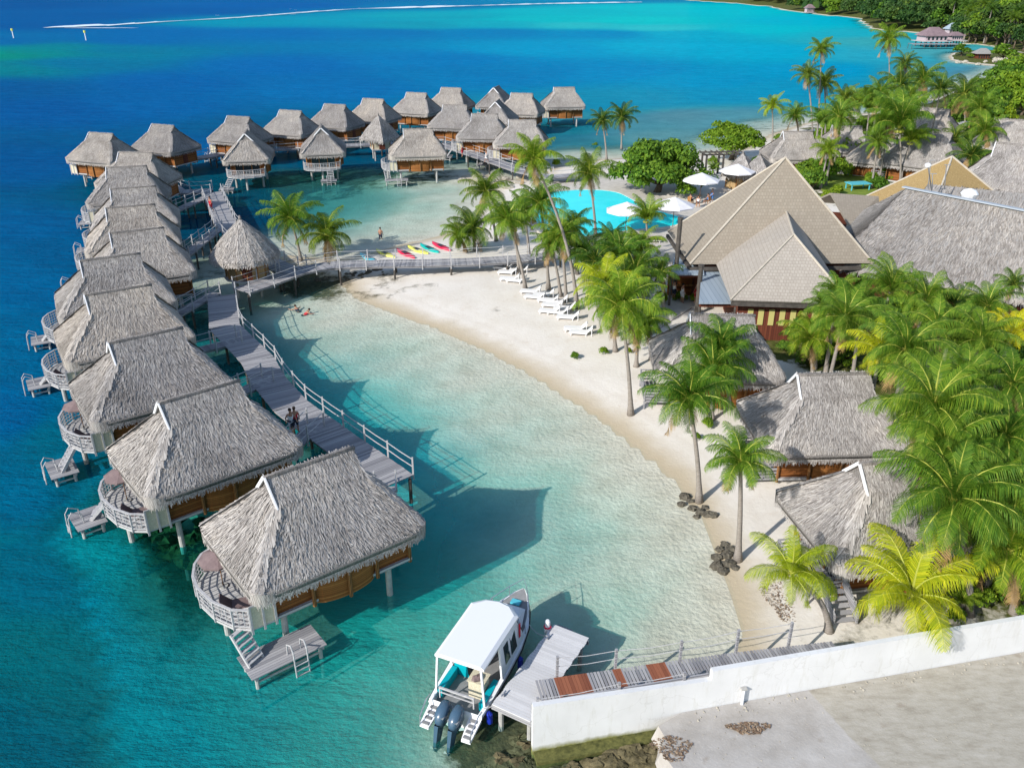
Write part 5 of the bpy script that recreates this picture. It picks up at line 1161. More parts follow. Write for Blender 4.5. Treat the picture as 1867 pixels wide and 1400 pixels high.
def crown_meshes(seed, nf=22, mt='frond', tilt=1.0, nst=58, skirt=0, young=False):
    r_ = np.random.default_rng(seed); b = MB(); rb = MB(); V = []; F = []
    for i in range(nf):
        a = i*2.39996+r_.uniform(-.15, .15); f = (i+.5)/nf
        el = R(86-(92 if not young else 66)*f**.95*tilt)+r_.uniform(-.1, .1); L = (0.78+.30*math.sin(math.pi*min(1, f*1.15+.1)))*r_.uniform(.88, 1.08)
        q, path = frond(a, el, L, r_, nst, droop=.75+.5*f+r_.uniform(-.1, .1))
        # join leaflet halves so each leaflet is one island
        for A, B in ((q[0], q[1]), (q[2], q[3])):
            for j in range(len(A)):
                o = len(V); V += [A[j][0], A[j][1], A[j][2], A[j][3], B[j][2], B[j][3]]; F += [(o, o+1, o+2, o+3), (o+3, o+2, o+4, o+5)]
        rb.tube([tuple(p) for p in path[::2]], [.02, .015, .011, .008, .005, .003, .002], 4, False)
    b.V = V; b.F = F; me = b.mesh('crown', M[mt])
    for i in range(7):
        a = i*.9; rb.blob((.07*math.cos(a), .07*math.sin(a), -.05), .035, 6, 4, .1)
    rm = rb.mesh('midribs', M['rachis'])
    cb = MB()
    for i in range(9): a = i*.7+seed; cb.blob((.10*math.cos(a), .10*math.sin(a), -.09-.03*(i % 2)), .036, 7, 5, .05)
    d2 = MB(); V2 = []; F2 = []
    for i in range(2):
        q, path = frond(seed*1.3+i*2.6, R(-48), .8, r_, 26, droop=.5)
        for A, B in ((q[0], q[1]), (q[2], q[3])):
            for j in range(len(A)):
                o = len(V2); V2 += [A[j][0], A[j][1], A[j][2], A[j][3], B[j][2], B[j][3]]; F2 += [(o, o+1, o+2, o+3), (o+3, o+2, o+4, o+5)]
    d2.V = V2; d2.F = F2; brown = d2.mesh('dead_fronds', M['dry']); nuts = cb.mesh('coconuts', M['nut'])
    sk = None
    if skirt:
        d = MB(); V = []; F = []
        for i in range(7):
            q, path = frond(i*.95, R(-35), .7, r_, 22, droop=.9)
            for A, B in ((q[0], q[1]), (q[2], q[3])):
                for j in range(len(A)):
                    o = len(V); V += [A[j][0], A[j][1], A[j][2], A[j][3], B[j][2], B[j][3]]; F += [(o, o+1, o+2, o+3), (o+3, o+2, o+4, o+5)]
        d.V = V; d.F = F; sk = d.mesh('dry_skirt', M['dry'])
    return me, rm, sk, brown, nuts
CR = {'g': [crown_meshes(s, 22) for s in (1, 2, 3)], 'k': [crown_meshes(s, 20, 'frond_dk') for s in (4, 5)], 'y': [crown_meshes(s, 16, 'frond_yel', .95) for s in (6, 7)],
      'u': [crown_meshes(s, 18, 'frond', .62, young=True) for s in (8, 9)], 'G': [crown_meshes(s, 26, 'frond', 1.0, 84) for s in (10, 11, 12)], 'Y': [crown_meshes(13, 15, 'frond_yel', 1.0, 84)],
      's': [crown_meshes(14, 19, 'frond', 1, 64, 1), crown_meshes(15, 17, 'frond_dk', 1.05, 64, 1)]}
pc = [0]
def palm(label, crown_uv, base_uv, rpx, kind='g', group='coconut palms', h=None, bend=.35, z0=None, tr=.16):
    """crown centre and trunk foot; rpx = frond reach in the photograph, turned into metres"""
    if base_uv is not None:
        b0 = at(*base_uv, .5); z = max(gz(b0[0], b0[1]), 0) if z0 is None else z0; b0 = at(*base_uv, z); c0 = at_y(*crown_uv, b0[1])
        if h: c0 = at(*crown_uv, z+h)
    else:
        while at(*crown_uv, .85+h)[1] < 29.9+.21*at(*crown_uv, .85+h)[0]*.0+(1.2 if crown_uv[0] > 1400 else 0) and h > 1: h -= .4
        c0 = at(*crown_uv, .85+h); z = max(gz(c0[0], c0[1]), 0); b0 = (c0[0]+rnd.uniform(-.5, .5), c0[1]+rnd.uniform(-.4, .4), z)
    rad = px_size(rpx, *c0); t_ = thing('palm_tree', label, 'palm tree', (b0[0], b0[1], z), 0, group)
    d = Vector((c0[0]-b0[0], c0[1]-b0[1], c0[2]-z)); n = 9; pts = []; rs = []
    for i in range(n+1):
        f = i/n; hx = f**(1+bend*1.6) if abs(d.x)+abs(d.y) > .3 else f
        pts.append((d.x*(hx*.75+f*.25), d.y*(hx*.75+f*.25), d.z*f-.15*(1-f))); rs.append(tr*(1.0-.45*f)+(.13 if i == 0 else 0.04 if i == 1 else 0))
    tk = MB().tube(pts, rs, 9).build('trunk', M['trunk'], t_, True)
    L = CR[kind]; me, rm, sk, br_, nu_ = L[pc[0] % len(L)]; pc[0] += 1
    c_ = link('crown', me, t_, tuple(d), rnd.uniform(0, 6.28)); s = rad*1.08; c_.scale = (s, s, s*rnd.uniform(.92, 1.08)); c_.rotation_euler[0] = rnd.uniform(-.1, .1); c_.rotation_euler[1] = rnd.uniform(-.1, .1)
    link('midribs', rm, c_)
    if rad > .9 and kind not in 'uyY': link('dead_fronds', br_, c_); link('coconuts', nu_, c_)
    if sk: link('dry_skirt', sk, c_)
    return t_
# beach palms that can be told apart
palm('straight grey coconut palm on open sand left of the first beach bungalow', (1132,562), (1150,757), 84, 'g', 'beach palms')
palm('palm with curved trunk rising from dark stones at the waterline', (1256,728), (1275,915), 96, 'g', 'beach palms')
palm('palm with hanging fronds and straight pale trunk beside a rocky bank', (1350,842), (1345,1022), 84, 'g', 'beach palms')
palm('low leaning lime green palm near the gangway end, trunk curving left', (1442,1046), (1512,1150), 92, 'Y', 'beach palms', bend=.9)
palm('bright yellow palm hanging over the white wall', (1662,1085), (1690,1158), 138, 'Y', 'beach palms', h=None, z0=.8)
palm('large palm at lower right, its fronds falling over the white wall', (1738,915), (1768,1120), 146, 'G', 'right bank palms')
palm('palm at the far right edge with fronds hanging down over the white wall', (1838,1008), (1848,1118), 112, 'g', 'right bank palms')
palm('large palm crown above the middle beach bungalow', (1700,748), None, 126, 'G', 'right bank palms', h=8.5)
palm('large palm crown between the two lower beach bungalows', (1724,815), None, 104, 'G', 'right bank palms', h=7.5)
palm('palm behind the curved beach palm, tucked against the first beach bungalow', (1300,680), (1298,765), 82, 'g', 'beach palms')
palm('upright palm in front of the first beach bungalow roof', (1312,640), (1330,745), 72, 'u', 'beach palms')
palm('thin palm just behind the straight beach palm', (1163,600), (1160,668), 58, 'g', 'beach palms')
palm('very tall slender palm with long curved trunk in front of the pool', (972,292), (1052,562), 56, 'g', 'beach palms', bend=.6)
palm('tall dark palm standing at the near pool edge', (1074,318), (1086,432), 52, 'k', 'pool palms')
palm('left palm of the pair growing by the round thatched hut', (530,400), (549,474), 68, 'g', 'pair of palms by the boardwalk')
palm('right palm of the pair growing by the boardwalk, darker and lower', (596,430), (592,478), 62, 'k', 'pair of palms by the boardwalk')
for (c, b0, r, k) in (((925,402),(958,528),58,'g'), ((938,418),(946,500),50,'u'), ((985,372),(1000,528),56,'g'), ((1022,430),(1032,548),58,'g'), ((1004,448),(1022,540),46,'k'), ((886,350),(905,440),56,'k'),
    ((1100,520),(1112,600),70,'y'), ((1158,500),(1175,575),72,'g'), ((1128,470),(1150,560),60,'u'), ((1062,462),(1075,540),50,'g'), ((1166,450),(1180,540),52,'g'), ((1178,402),(1182,470),50,'u'), ((1178,585),(1188,655),56,'g'), ((1115,440),(1120,500),44,'g'), ((955,385),(965,470),46,'k'), ((1045,415),(1052,500),46,'g'), ((1085,478),(1092,560),54,'k'), ((1140,520),(1152,600),56,'k'), ((1112,560),(1122,640),50,'g'), ((1205,500),(1210,575),42,'k')):
    palm('coconut palm in the grove between the beach and the pool', c, b0, r, k, 'grove palms')
palm('bushy low palm at the left tip of the beach grove', (862,418), (866,458), 58, 'k', 'beach palms', tr=.2)
palm('low palm with wide fronds next to the boardwalk end', (838,432), (852,462), 40, 'g', 'beach palms')
for (c, b0, r, k, l) in (((1098,222),(1106,292),30,'k','small palm on the far sand, left one of a pair'), ((1134,216),(1133,272),36,'k','small palm on the far sand, right one of a pair'),
    ((1408,196),(1408,262),32,'y','palm at the far shore with yellowing fronds, left of the garden bungalows'), ((1450,212),(1456,248),32,'g','short palm behind the roof of the left garden bungalow'),
    ((1472,138),(1481,280),32,'k','leftmost of three tall thin palms with pale trunks'), ((1497,92),(1487,276),32,'g','highest of three tall thin palms with pale trunks'), ((1503,152),(1503,270),36,'k','rightmost of three tall thin palms, dark crown'),
    ((1620,74),(1618,205),36,'g','tallest palm on the far right, thin white trunk against the bay'), ((1562,186),(1565,240),38,'g','palm behind the garden roofs, by the water'), ((1640,235),(1640,345),78,'u','big full palm standing over the lawn'),
    ((1682,146),(1683,215),46,'s','palm with a skirt of dry fronds in front of the bay'), ((1757,174),(1758,250),50,'s','palm with pale straight trunk beside the garden shed'), ((1478,618),(1481,690),66,'g','palm with short pale trunk right of the first beach bungalow')):
    palm(l, c, b0, r, k, 'coconut palms')
# dense planting on the right bank
for (u, v, r, k, h) in ((1545,585,86,'G',6.5), (1575,560,76,'g',6), (1620,540,95,'u',7), (1648,648,105,'G',8), (1600,640,82,'g',6.5), (1700,592,90,'G',7.5), (1682,545,72,'g',7), (1745,600,88,'G',7), (1790,620,92,'G',7.5), (1800,560,80,'u',6.5), (1768,690,100,'G',8),
    (1840,700,95,'G',8), (1850,610,70,'k',6), (1835,800,105,'G',7.5), (1790,790,100,'G',6.5), (1858,900,110,'G',8), (1800,885,90,'g',6), (1835,1000,105,'G',6.5), (1862,1060,85,'G',5), (1740,555,66,'k',6), (1530,540,62,'u',6), (1790,960,80,'g',5), (1855,520,50,'g',6), (1500,560,50,'g',5)):
    palm('palm in the dense grove of the right bank', (u+rnd.uniform(-8,8), v+rnd.uniform(-8,8)), None, r*rnd.uniform(.70, .92), rnd.choice([k, k, 'k', 'y', 's']) if k != 'G' else rnd.choice(['G', 'G', 'g', 's']), 'right bank grove palms', h=h)
for (u, v, r, k, h) in ((1530,215,44,'g',9), (1585,200,46,'u',9), (1605,175,42,'g',11), (1640,160,44,'k',11), (1622,215,48,'g',9), (1655,190,42,'g',9), (1500,228,40,'u',7), (1540,180,34,'k',10), (1788,200,44,'g',8), (1715,165,36,'k',10), (1660,260,50,'u',6), (1600,262,36,'g',6), (1770,285,44,'k',5), (1795,240,46,'g',6), (1740,255,34,'k',6), (1510,275,34,'g',5), (1650,120,30,'k',12)):
    palm('palm in the far garden between the thatched roofs', (u, v), None, r, k, 'garden palms', h=h)
for (u, v, r, k) in ((1475,300,30,'u'), (1495,318,26,'g'), (1590,300,30,'y'), (1620,312,26,'u'), (1755,1095,40,'u'), (1700,1150,26,'k'), (1450,560,26,'g'), (1300,310,16,'u'), (1570,690,26,'u')):
    palm('young palm with fronds rising straight from the ground', (u, v), None, r, k, 'young palms', h=.7, tr=.1)

# ------------------------------------------------------------------ leafy trees and shrubs
def leaf_crown(seed, mt, nl=34, per=150, ls=.055, flat=.75, shell=.72, lr=.30):
    r_ = np.random.default_rng(seed); Q = []
    for i in range(nl):
        d = r_.normal(size=3); d /= np.linalg.norm(d); d[2] = abs(d[2])*1.0-.5*r_.random(); c = d*shell*r_.uniform(.55, 1.05)*np.array([1, 1, flat]); rr_ = lr*r_.uniform(.6, 1.15)
        n = per; g = r_.normal(size=(n, 3)); g /= np.linalg.norm(g, axis=1)[:,None]; g[:,2] = np.where(g[:,2] < -.2, -g[:,2], g[:,2])
        P = c+g*rr_*r_.uniform(.72, 1.05, n)[:,None]*np.array([1, 1, .8])
        N = g+r_.normal(size=(n, 3))*.55+np.array([0, 0, .35]); N /= np.linalg.norm(N, axis=1)[:,None]
        A = np.cross(N, r_.normal(size=(n, 3))); A /= np.linalg.norm(A, axis=1)[:,None]; B = np.cross(N, A); s = (ls*r_.uniform(.6, 1.25, n))[:,None]
        Q.append(np.stack([P-A*s, P-B*s*.6, P+A*s, P+B*s*.6], 1))
    return MB().quads(np.concatenate(Q)).mesh('crown', M[mt])
LC = {'big': [leaf_crown(21, 'leaf', 90, 190, .032, .72, .78, .2)], 'lime': [leaf_crown(22, 'leaf_lime', 60, 160, .035, .55, .8, .2)], 'sh': [leaf_crown(s, 'leaf', 22, 90, .075, .7, .6, .36) for s in (23, 24)], 'shl': [leaf_crown(25, 'leaf_lime', 20, 80, .08, .7, .6, .36)],
      'fo': [leaf_crown(s, 'leaf_dk', 24, 60, .10, 1.0, .62, .36) for s in (26, 27, 28)], 'fl': [leaf_crown(29, 'leaf', 24, 60, .10, .9, .62, .36)]}
def tree(label, x, y, z, r, hz, kind, group, name='leafy_tree', cat='tree', trunk=True, th=None, zs=1):
    t_ = thing(name, label, cat, (x, y, z), 0, group); L = LC[kind]; pc[0] += 1
    c_ = link('crown', L[pc[0] % len(L)], t_, (0, 0, hz), rnd.uniform(0, 6.28)); c_.scale = (r*rnd.uniform(.92, 1.08), r*rnd.uniform(.92, 1.08), r*zs)
    if trunk:
        b = MB(); q = [(0,0,-.2), (r*.04,0,hz*.35), (r*.02,r*.05,hz*.7), (0,0,hz)]; b.tube(q, [r*.075, r*.055, r*.045, r*.02], 7)
        for k in range(5): a = k*1.3; b.tube([(r*.03,0,hz*.45), (r*.3*math.cos(a), r*.3*math.sin(a), hz*.8), (r*.55*math.cos(a), r*.55*math.sin(a), hz+r*.15)], [r*.035, r*.022, r*.01], 5)
        b.build('trunk', M['bark'], t_, True)
    return t_
p = at(1200,352,.9); tree('broad round leafy tree with dense dark green crown beside the pool', p[0], p[1]+1, .85, px_size(104, p[0], p[1], 4), 2.3, 'big', 'broadleaf trees', zs=1.15)
p = at(1333,290,.9); tree('flat topped lime green tree on the far sand', p[0], p[1], .85, px_size(76, p[0], p[1], 4), 2.9, 'lime', 'broadleaf trees', zs=.95)
SH = [(1548,300,34,'sh'), (1520,300,26,'sh'), (1575,312,24,'sh'), (1500,330,26,'shl'), (1480,345,24,'sh'), (1468,322,20,'sh'), (1600,322,20,'shl'), (1622,332,22,'shl'), (1588,335,14,'shl'), (1535,270,26,'sh'), (1560,275,22,'sh'), (1525,355,12,'shl'), (1507,368,14,'shl'), (1665,312,24,'sh'), (1690,290,22,'sh'), (1672,285,20,'shl'),
      (1425,262,14,'sh'), (1408,285,14,'shl'), (1390,300,12,'shl'), (1700,320,12,'sh'), (1790,320,30,'sh'), (1815,345,24,'sh'), (1770,330,24,'sh'), (1745,215,22,'sh'), (1770,225,24,'sh'), (1800,222,28,'sh'), (1812,190,30,'sh'), (1840,190,34,'shl'), (1862,170,30,'sh'), (1862,210,26,'shl'), (1790,185,24,'sh'), (1828,225,18,'shl'), (1790,262,28,'sh'),
      (1780,300,22,'shl'), (1710,262,16,'sh'), (1740,290,18,'sh'), (1850,150,28,'sh'), (1820,158,24,'sh'), (1780,168,16,'sh'), (1862,350,22,'sh'), (1810,362,14,'sh'), (1440,610,26,'sh'), (1462,625,30,'sh'), (1500,620,30,'sh'), (1520,640,30,'sh'), (1540,660,26,'sh'), (1455,590,22,'shl'), (1480,665,24,'sh'), (1430,640,14,'sh'), (1620,700,34,'sh'),
      (1595,600,36,'sh'), (1680,640,38,'sh'), (1740,660,40,'sh'), (1800,680,40,'sh'), (1850,660,36,'sh'), (1780,760,38,'sh'), (1850,780,40,'sh'), (1820,850,38,'sh'), (1855,960,44,'sh'), (1800,930,30,'sh'), (1815,1040,36,'sh'), (1860,1100,36,'sh'), (1780,1100,24,'sh'), (1700,560,30,'sh'), (1650,580,30,'sh'), (1780,580,30,'sh'), (1840,560,30,'sh'), (1740,1130,18,'shl'), (1600,690,24,'sh'),
      (1085,255,7,'sh'), (1015,295,9,'shl'), (1048,645,9,'shl'), (1100,640,9,'shl'), (1163,545,14,'shl'), (1205,550,14,'shl'), (1240,548,12,'sh'), (1265,548,9,'shl'), (1120,610,9,'shl'), (1145,640,7,'shl'), (1225,640,8,'sh'), (1290,770,12,'shl'), (1270,790,9,'shl'), (1380,300,10,'sh'), (1365,318,9,'shl'), (1420,320,10,'sh'), (1300,300,10,'sh')]
SH += [(1440,285,22,'sh'), (1500,262,20,'sh'), (1470,275,18,'shl'), (1590,270,24,'sh'), (1640,275,24,'sh'), (1660,285,24,'shl'), (1700,300,22,'sh'), (1520,245,20,'sh'), (1575,245,20,'sh'), (1610,235,20,'sh'), (1600,345,16,'sh'), (1505,300,24,'shl')]
SH += [(u+rnd.uniform(-9,9), v+rnd.uniform(-6,6), r, k) for u, v, r, k in ((1715,290,22,'sh'), (1700,275,20,'shl'), (1725,250,18,'sh'), (1745,265,20,'shl'), (1765,275,22,'sh'), (1790,240,22,'sh'), (1815,205,24,'shl'), (1835,172,24,'sh'), (1860,135,24,'sh'), (1800,290,24,'sh'), (1800,330,26,'sh'), (1830,330,20,'shl'), (1845,150,20,'shl'), (1790,205,22,'sh'), (1765,195,20,'sh'), (1730,235,18,'sh'), (1655,300,22,'sh'), (1635,318,20,'sh'), (1610,300,22,'sh'), (1500,300,22,'sh'), (1470,335,18,'sh'), (1540,320,20,'sh'), (1525,292,22,'sh'), (1560,290,22,'shl'), (1640,290,22,'sh'), (1600,285,20,'sh'), (1480,290,18,'shl'), (1440,300,18,'sh'), (1450,320,16,'shl'))]
for u, v, r, k in SH:
    x, y, z = at(u, v, .85); rr_ = px_size(r, x, y, 2)*1.38
    if v > 500 and u > 1430 or u > 1700: rr_ *= 1.1
    tree('leafy green shrub in the garden planting' if k == 'sh' else 'lime green shrub in the garden planting', x, y, min(z, gz(x, y))+.0, rr_, rr_*.45, k, 'garden shrubs', 'shrub', 'shrub', r > 20, zs=1.25)
# islet and stilt houses in the bay
for u, v, r, lb in ((1752,103,20,'round shrub left of the little house on the islet'), (1828,112,28,'large round shrub right of the little house on the islet'), (1768,108,11,'small shrub between the round shrub and the islet house')):
    x, y, z = at(u, v, .6); rr_ = px_size(r, x, y, 2); tree(lb, x, y, .5, rr_, rr_*.5, 'fl', 'islet shrubs', 'shrub', 'shrub', True, zs=.8)
def far_house(label, u, v, w, d, h, rh, wall, roof, az=0, stilts=False):
    x, y, _ = at(u, v, .8); t_ = thing('waterside_house', label, 'house', (x, y, 0), az); z0 = 2.2 if stilts else .6
    MB().box(-w/2, w/2, -d/2, d/2, z0+.2, z0+h).build('wall', M[wall], t_)
    e = .9; b = MB(); v_ = [(-w/2-e,-d/2-e,z0+h-.2), (w/2+e,-d/2-e,z0+h-.2), (w/2+e,d/2+e,z0+h-.2), (-w/2-e,d/2+e,z0+h-.2), (-w*.22,0,z0+h+rh), (w*.22,0,z0+h+rh)]
    b.add(v_, [(0,1,5,4), (1,2,5), (2,3,4,5), (3,0,4), (3,2,1,0)]); b.build('roof', M[roof], t_)
    MB().box(-w/2-1.5, w/2+1.5, -d/2-1.5, d/2+1.5, z0, z0+.197).build('veranda', M['pale_wood'], t_)
    for i in range(5): MB().box(-w*.4+i*w*.19, -w*.4+i*w*.19+w*.09, -d/2-.04, -d/2-.003, z0+.6, z0+h*.75).build('window', M['glass_dk'], t_)
    for i in range(5):
        for s in (-1, 1): MB().tube([(-w/2+i*w/4, s*d/2, -3), (-w/2+i*w/4, s*d/2, z0)], .25, 6).build('pile', M['pile_dark'], t_)
    return t_
M['rose_roof'] = m_noisy('faded rose roof', (.17,.12,.13), (.28,.20,.21), .6); M['pink_wall'] = mat('pale pink wall', (.45,.36,.38), .8)
far_house('pink overwater house with faded rose roof across the bay', 1697, 82, 9.5, 7, 2.4, 3.0, 'pink_wall', 'rose_roof', .1, True)
far_house('small pink annex on the pier right of the overwater house', 1738, 81, 5, 4, 2.2, 1.2, 'pink_wall', 'rose_roof', .1, True)
a, c_ = at(1660,80,2)[:2], at(1745,80,2)[:2]; boardwalk('pier', 'long pier deck carrying the pink houses across the bay', [a, c_], 4.5, 2.0, rails=(), pstep=5, mats='grey_wood', cat='pier')
far_house('little dark house with grey roof on the islet', 1789, 108, 4.2, 3.6, 2.2, 1.5, 'redwood', 'straw_far', -.1)
for u, v, w, r_, lb in ((1475,23,6,'rose_roof','red roofed house on the far coast'), (1735,66,6,'tin','far house with pale blue grey roof above the pier')):
    far_house(lb, u, v, w, w*.6, 3.5, 2.5, 'pink_wall', r_, rnd.uniform(-.3, .3))
# forest across the bay
rf = random.Random(4); n_ = 0; FP = []
while n_ < 285:
    u = rf.uniform(1240, 1900); v = rf.uniform(-8, 108); p = at(u, v, 3)
    d_ = sdist(np.array([[p[0], p[1]]]), shore_far)[0]
    if d_ < 2 or p[1] > 900 or (d_ > 60 and rf.random() < .6): continue
    if 1745 < u < 1860 and 80 < v < 110 and d_ < 5: continue
    n_ += 1; FP.append((p[0], p[1], d_))
LB = ('dark evergreen tree on the far wooded shore', 'mid green tree on the far wooded shore')
for x, y, d_ in FP:
    near = y < 480; r_ = rf.uniform(4.2, 7.5)*(1 if near else 1.25); h_ = rf.uniform(5, 11)*(min(1, .45+d_/25)); z = gz(x, y)
    if rf.random() < .18 and near:
        t_ = thing('palm_tree', 'palm rising among the trees of the far wooded shore', 'palm tree', (x, y, z), 0, 'palms on the far shore'); hh = rf.uniform(9, 14)
        MB().tube([(0,0,0), (.3,.2,hh*.5), (.5,.1,hh)], [.3,.22,.16], 6).build('trunk', M['trunk'], t_); c_ = link('crown', CR['k'][n_ % 2][0], t_, (.5,.1,hh), rf.uniform(0, 6)); c_.scale = (4.6,)*3
    else:
        k = 'fo' if rf.random() < .68 else 'fl'; tree(LB[k == 'fl'], x, y, z, r_, h_, k, 'trees on the far shore', trunk=near, zs=rf.uniform(.9, 1.4))
# the wooded hillside beyond reads as one mass
r_ = np.random.default_rng(8); Q = []; n = 0
while n < 900:
    x = r_.uniform(200, 1500); y = r_.uniform(420, 1900); d_ = 0
    u = 933.5+CAM_F*x/(y*_c+CAM_H*_s)
    if u > 2100 or u < 1200: continue
    if y < 560: continue
    P_ = np.array([[x, y]]); d_ = sdist(P_, shore_far)[0]
    if d_ < 12: continue
    z = float(ground_z(P_)[0][0]); s = r_.uniform(7, 12); m_ = 34; g = r_.normal(size=(m_, 3)); g /= np.linalg.norm(g, axis=1)[:,None]; g[:,2] = abs(g[:,2]); P2 = np.array([x, y, z+2+r_.uniform(0, 5)])+g*s*np.array([1, 1, .95])*r_.uniform(.75, 1.05, m_)[:,None]
    N = g+r_.normal(size=(m_, 3))*.4; N /= np.linalg.norm(N, axis=1)[:,None]; A = np.cross(N, r_.normal(size=(m_, 3))); A /= np.linalg.norm(A, axis=1)[:,None]; B = np.cross(N, A); q = s*.38
    Q.append(np.stack([P2-A*q, P2-B*q*.8, P2+A*q, P2+B*q*.8], 1)); n += 1
o = MB().quads(np.concatenate(Q)).build('wooded_hillside', M['leaf_dk'], None); tag(o, 'wooded hillside beyond the bay', kind='stuff')

# ------------------------------------------------------------------ stones
def stone(label, u, v, r, z=None, group='dark stones round the palm feet', mt='rock', sq=(1.2,1,.75)):
    p = at(u, v, .1); b = MB(); r *= .74 if mt == 'rock' else 1; rr_ = random.Random(int(u*7+v)); b.blob((0,0,0), r, 9, 6, .26, sq, rr_); o = b.build('stone', M[mt], None); o.location = (p[0], p[1], max(gz(p[0], p[1]), 0)+r*.2); tag(o, label, 'stone', group); return o
for u, v, r in ((1249,905,.42), (1243,918,.3), (1262,925,.34), (1278,932,.36), (1292,938,.36), (1302,940,.3), (1258,912,.25), (1270,940,.22), (1285,925,.26), (1308,1015,.4), (1306,1030,.42), (1318,1040,.35), (1325,1012,.4), (1334,1002,.35), (1312,1000,.3), (1328,1028,.4), (1322,992,.28), (1340,1035,.25)):
    stone('dark brown stone at the foot of a waterline palm', u, v, r)
rr = random.Random(9)
for i in range(34):
    u = rr.uniform(566, 700); v = 511-(u-566)*.055+rr.uniform(-6, 4); stone('dark wet stone along the curved boardwalk', u, v, rr.uniform(.14, .32), None, 'stones under the boardwalk')
for i in range(26):
    u = rr.uniform(842, 960); v = rr.uniform(322, 352); stone('pale flat stone on the spit by the pool', u, v, rr.uniform(.3, .7), None, 'stones on the spit', 'rock_pale', (1.4,1,.45))
for i in range(10):
    u = rr.uniform(1738, 1860); stone('stone on the islet shore', u, 116+rr.uniform(-2, 3), rr.uniform(.6, 1.2), None, 'stones round the islet', 'rock_pale')
# ------------------------------------------------------------------ people
def human(label, loc, rz, top, bottom, pose='stand', group=None, hairm='hair', hold=None):
    t_ = thing('person', label, 'person', loc, rz, group)
    if pose == 'stand': J = dict(pel=(0,0,.95), wa=(0,0,1.12), ch=(0,.0,1.34), nk=(0,.01,1.50), hd=(0,.02,1.64), hk=(0,.02,1.74), lh=(.1,0,.90), rh=(-.1,0,.90), lk=(.12,.04,.50), rk=(-.12,.0,.50), la=(.13,0,.08), ra=(-.13,-.02,.08), lt=(.14,.16,.03), rt=(-.15,.14,.03), ls=(.19,0,1.42), rs=(-.19,0,1.42), le=(.26,.02,1.15), re=(-.25,.05,1.15), lw=(.27,.12,.92), rw=(-.2,.24,1.02))
    elif pose == 'walk': J = dict(pel=(0,0,.94), wa=(0,0,1.12), ch=(0,.03,1.34), nk=(0,.05,1.50), hd=(0,.07,1.64), hk=(0,.07,1.74), lh=(.1,0,.90), rh=(-.1,0,.90), lk=(.11,.16,.52), rk=(-.11,.02,.50), la=(.11,.2,.09), ra=(-.11,-.26,.16), lt=(.12,.36,.04), rt=(-.12,-.16,.04), ls=(.19,.02,1.42), rs=(-.19,.02,1.42), le=(.26,-.1,1.17), re=(-.26,.12,1.17), lw=(.26,-.08,.93), rw=(-.25,.3,1.02))
    elif pose == 'sit': J = dict(pel=(0,0,.5), wa=(0,-.03,.66), ch=(0,-.02,.88), nk=(0,0,1.04), hd=(0,.03,1.18), hk=(0,.03,1.28), lh=(.1,.06,.47), rh=(-.1,.06,.47), lk=(.13,.45,.50), rk=(-.13,.45,.50), la=(.13,.5,.09), ra=(-.13,.48,.09), lt=(.14,.66,.04), rt=(-.14,.64,.04), ls=(.19,0,.96), rs=(-.19,0,.96), le=(.25,.12,.74), re=(-.25,.12,.74), lw=(.16,.33,.66), rw=(-.16,.33,.66))
    else: J = dict(pel=(0,0,-.28), wa=(0,.16,-.16), ch=(0,.34,.0), nk=(0,.46,.1), hd=(0,.56,.2), hk=(0,.6,.28), lh=(.1,-.05,-.3), rh=(-.1,-.05,-.3), lk=(.14,-.42,-.36), rk=(-.14,-.36,-.5), la=(.12,-.8,-.4), ra=(-.16,-.7,-.3), lt=(.12,-.95,-.42), rt=(-.16,-.85,-.36), ls=(.19,.4,.04), rs=(-.19,.4,.04), le=(.42,.46,-.02), re=(-.42,.5,-.02), lw=(.56,.7,.0), rw=(-.5,.75,.0))
    rad = dict(pel=.13, wa=.115, ch=.135, nk=.055, hd=.095, hk=.085, lh=.09, rh=.09, lk=.058, rk=.058, la=.04, ra=.04, lt=.035, rt=.035, ls=.06, rs=.06, le=.042, re=.042, lw=.03, rw=.03)
    E = [('pel','wa'), ('wa','ch'), ('ch','nk'), ('nk','hd'), ('hd','hk'), ('pel','lh'), ('pel','rh'), ('lh','lk'), ('rh','rk'), ('lk','la'), ('rk','ra'), ('la','lt'), ('ra','rt'), ('ch','ls'), ('ch','rs'), ('ls','le'), ('rs','re'), ('le','lw'), ('re','rw')]
    def skin(name, keys, edges, mt, grow=0, extra=()):
        ks = list(keys); V = [J[k] for k in ks]; rd = [rad[k]+grow for k in ks]; ed = [(ks.index(a), ks.index(c)) for a, c in edges if a in ks and c in ks]
        for base, tip, r1 in extra: V.append(tip); rd.append(r1); ed.append((ks.index(base), len(V)-1))
        me = bpy.data.meshes.new(name); me.from_pydata(V, ed, []); me.materials.append(M[mt]); o = link(name, me, t_)
        md = o.modifiers.new('skin', 'SKIN'); md.use_smooth_shade = True
        for i, d in enumerate(me.skin_vertices[0].data if me.skin_vertices else []): d.radius = (rd[i], rd[i]); d.use_root = (i == 0)
        if not me.skin_vertices:
            pass
        sb = o.modifiers.new('sub', 'SUBSURF'); sb.levels = 1; sb.render_levels = 1
        return o
    ex = []
    for s, w in (('l', 'lw'), ('r', 'rw')):
        e = Vector(J['le' if s == 'l' else 're']); w_ = Vector(J[w]); d = (w_-e).normalized(); sd = d.cross(Vector((0,1,0)) if abs(d.y) < .8 else Vector((0,0,1))).normalized()
        palm_ = w_+d*.07; J['p'+s] = tuple(palm_); rad['p'+s] = .03
        for k, ln in ((-1.5,.07), (-.5,.08), (.5,.085), (1.5,.07)): ex.append(('p'+s, tuple(palm_+d*ln+sd*k*.02), .009))
        ex.append(('p'+s, tuple(palm_-d*.01+sd*.055+d*.03), .011))
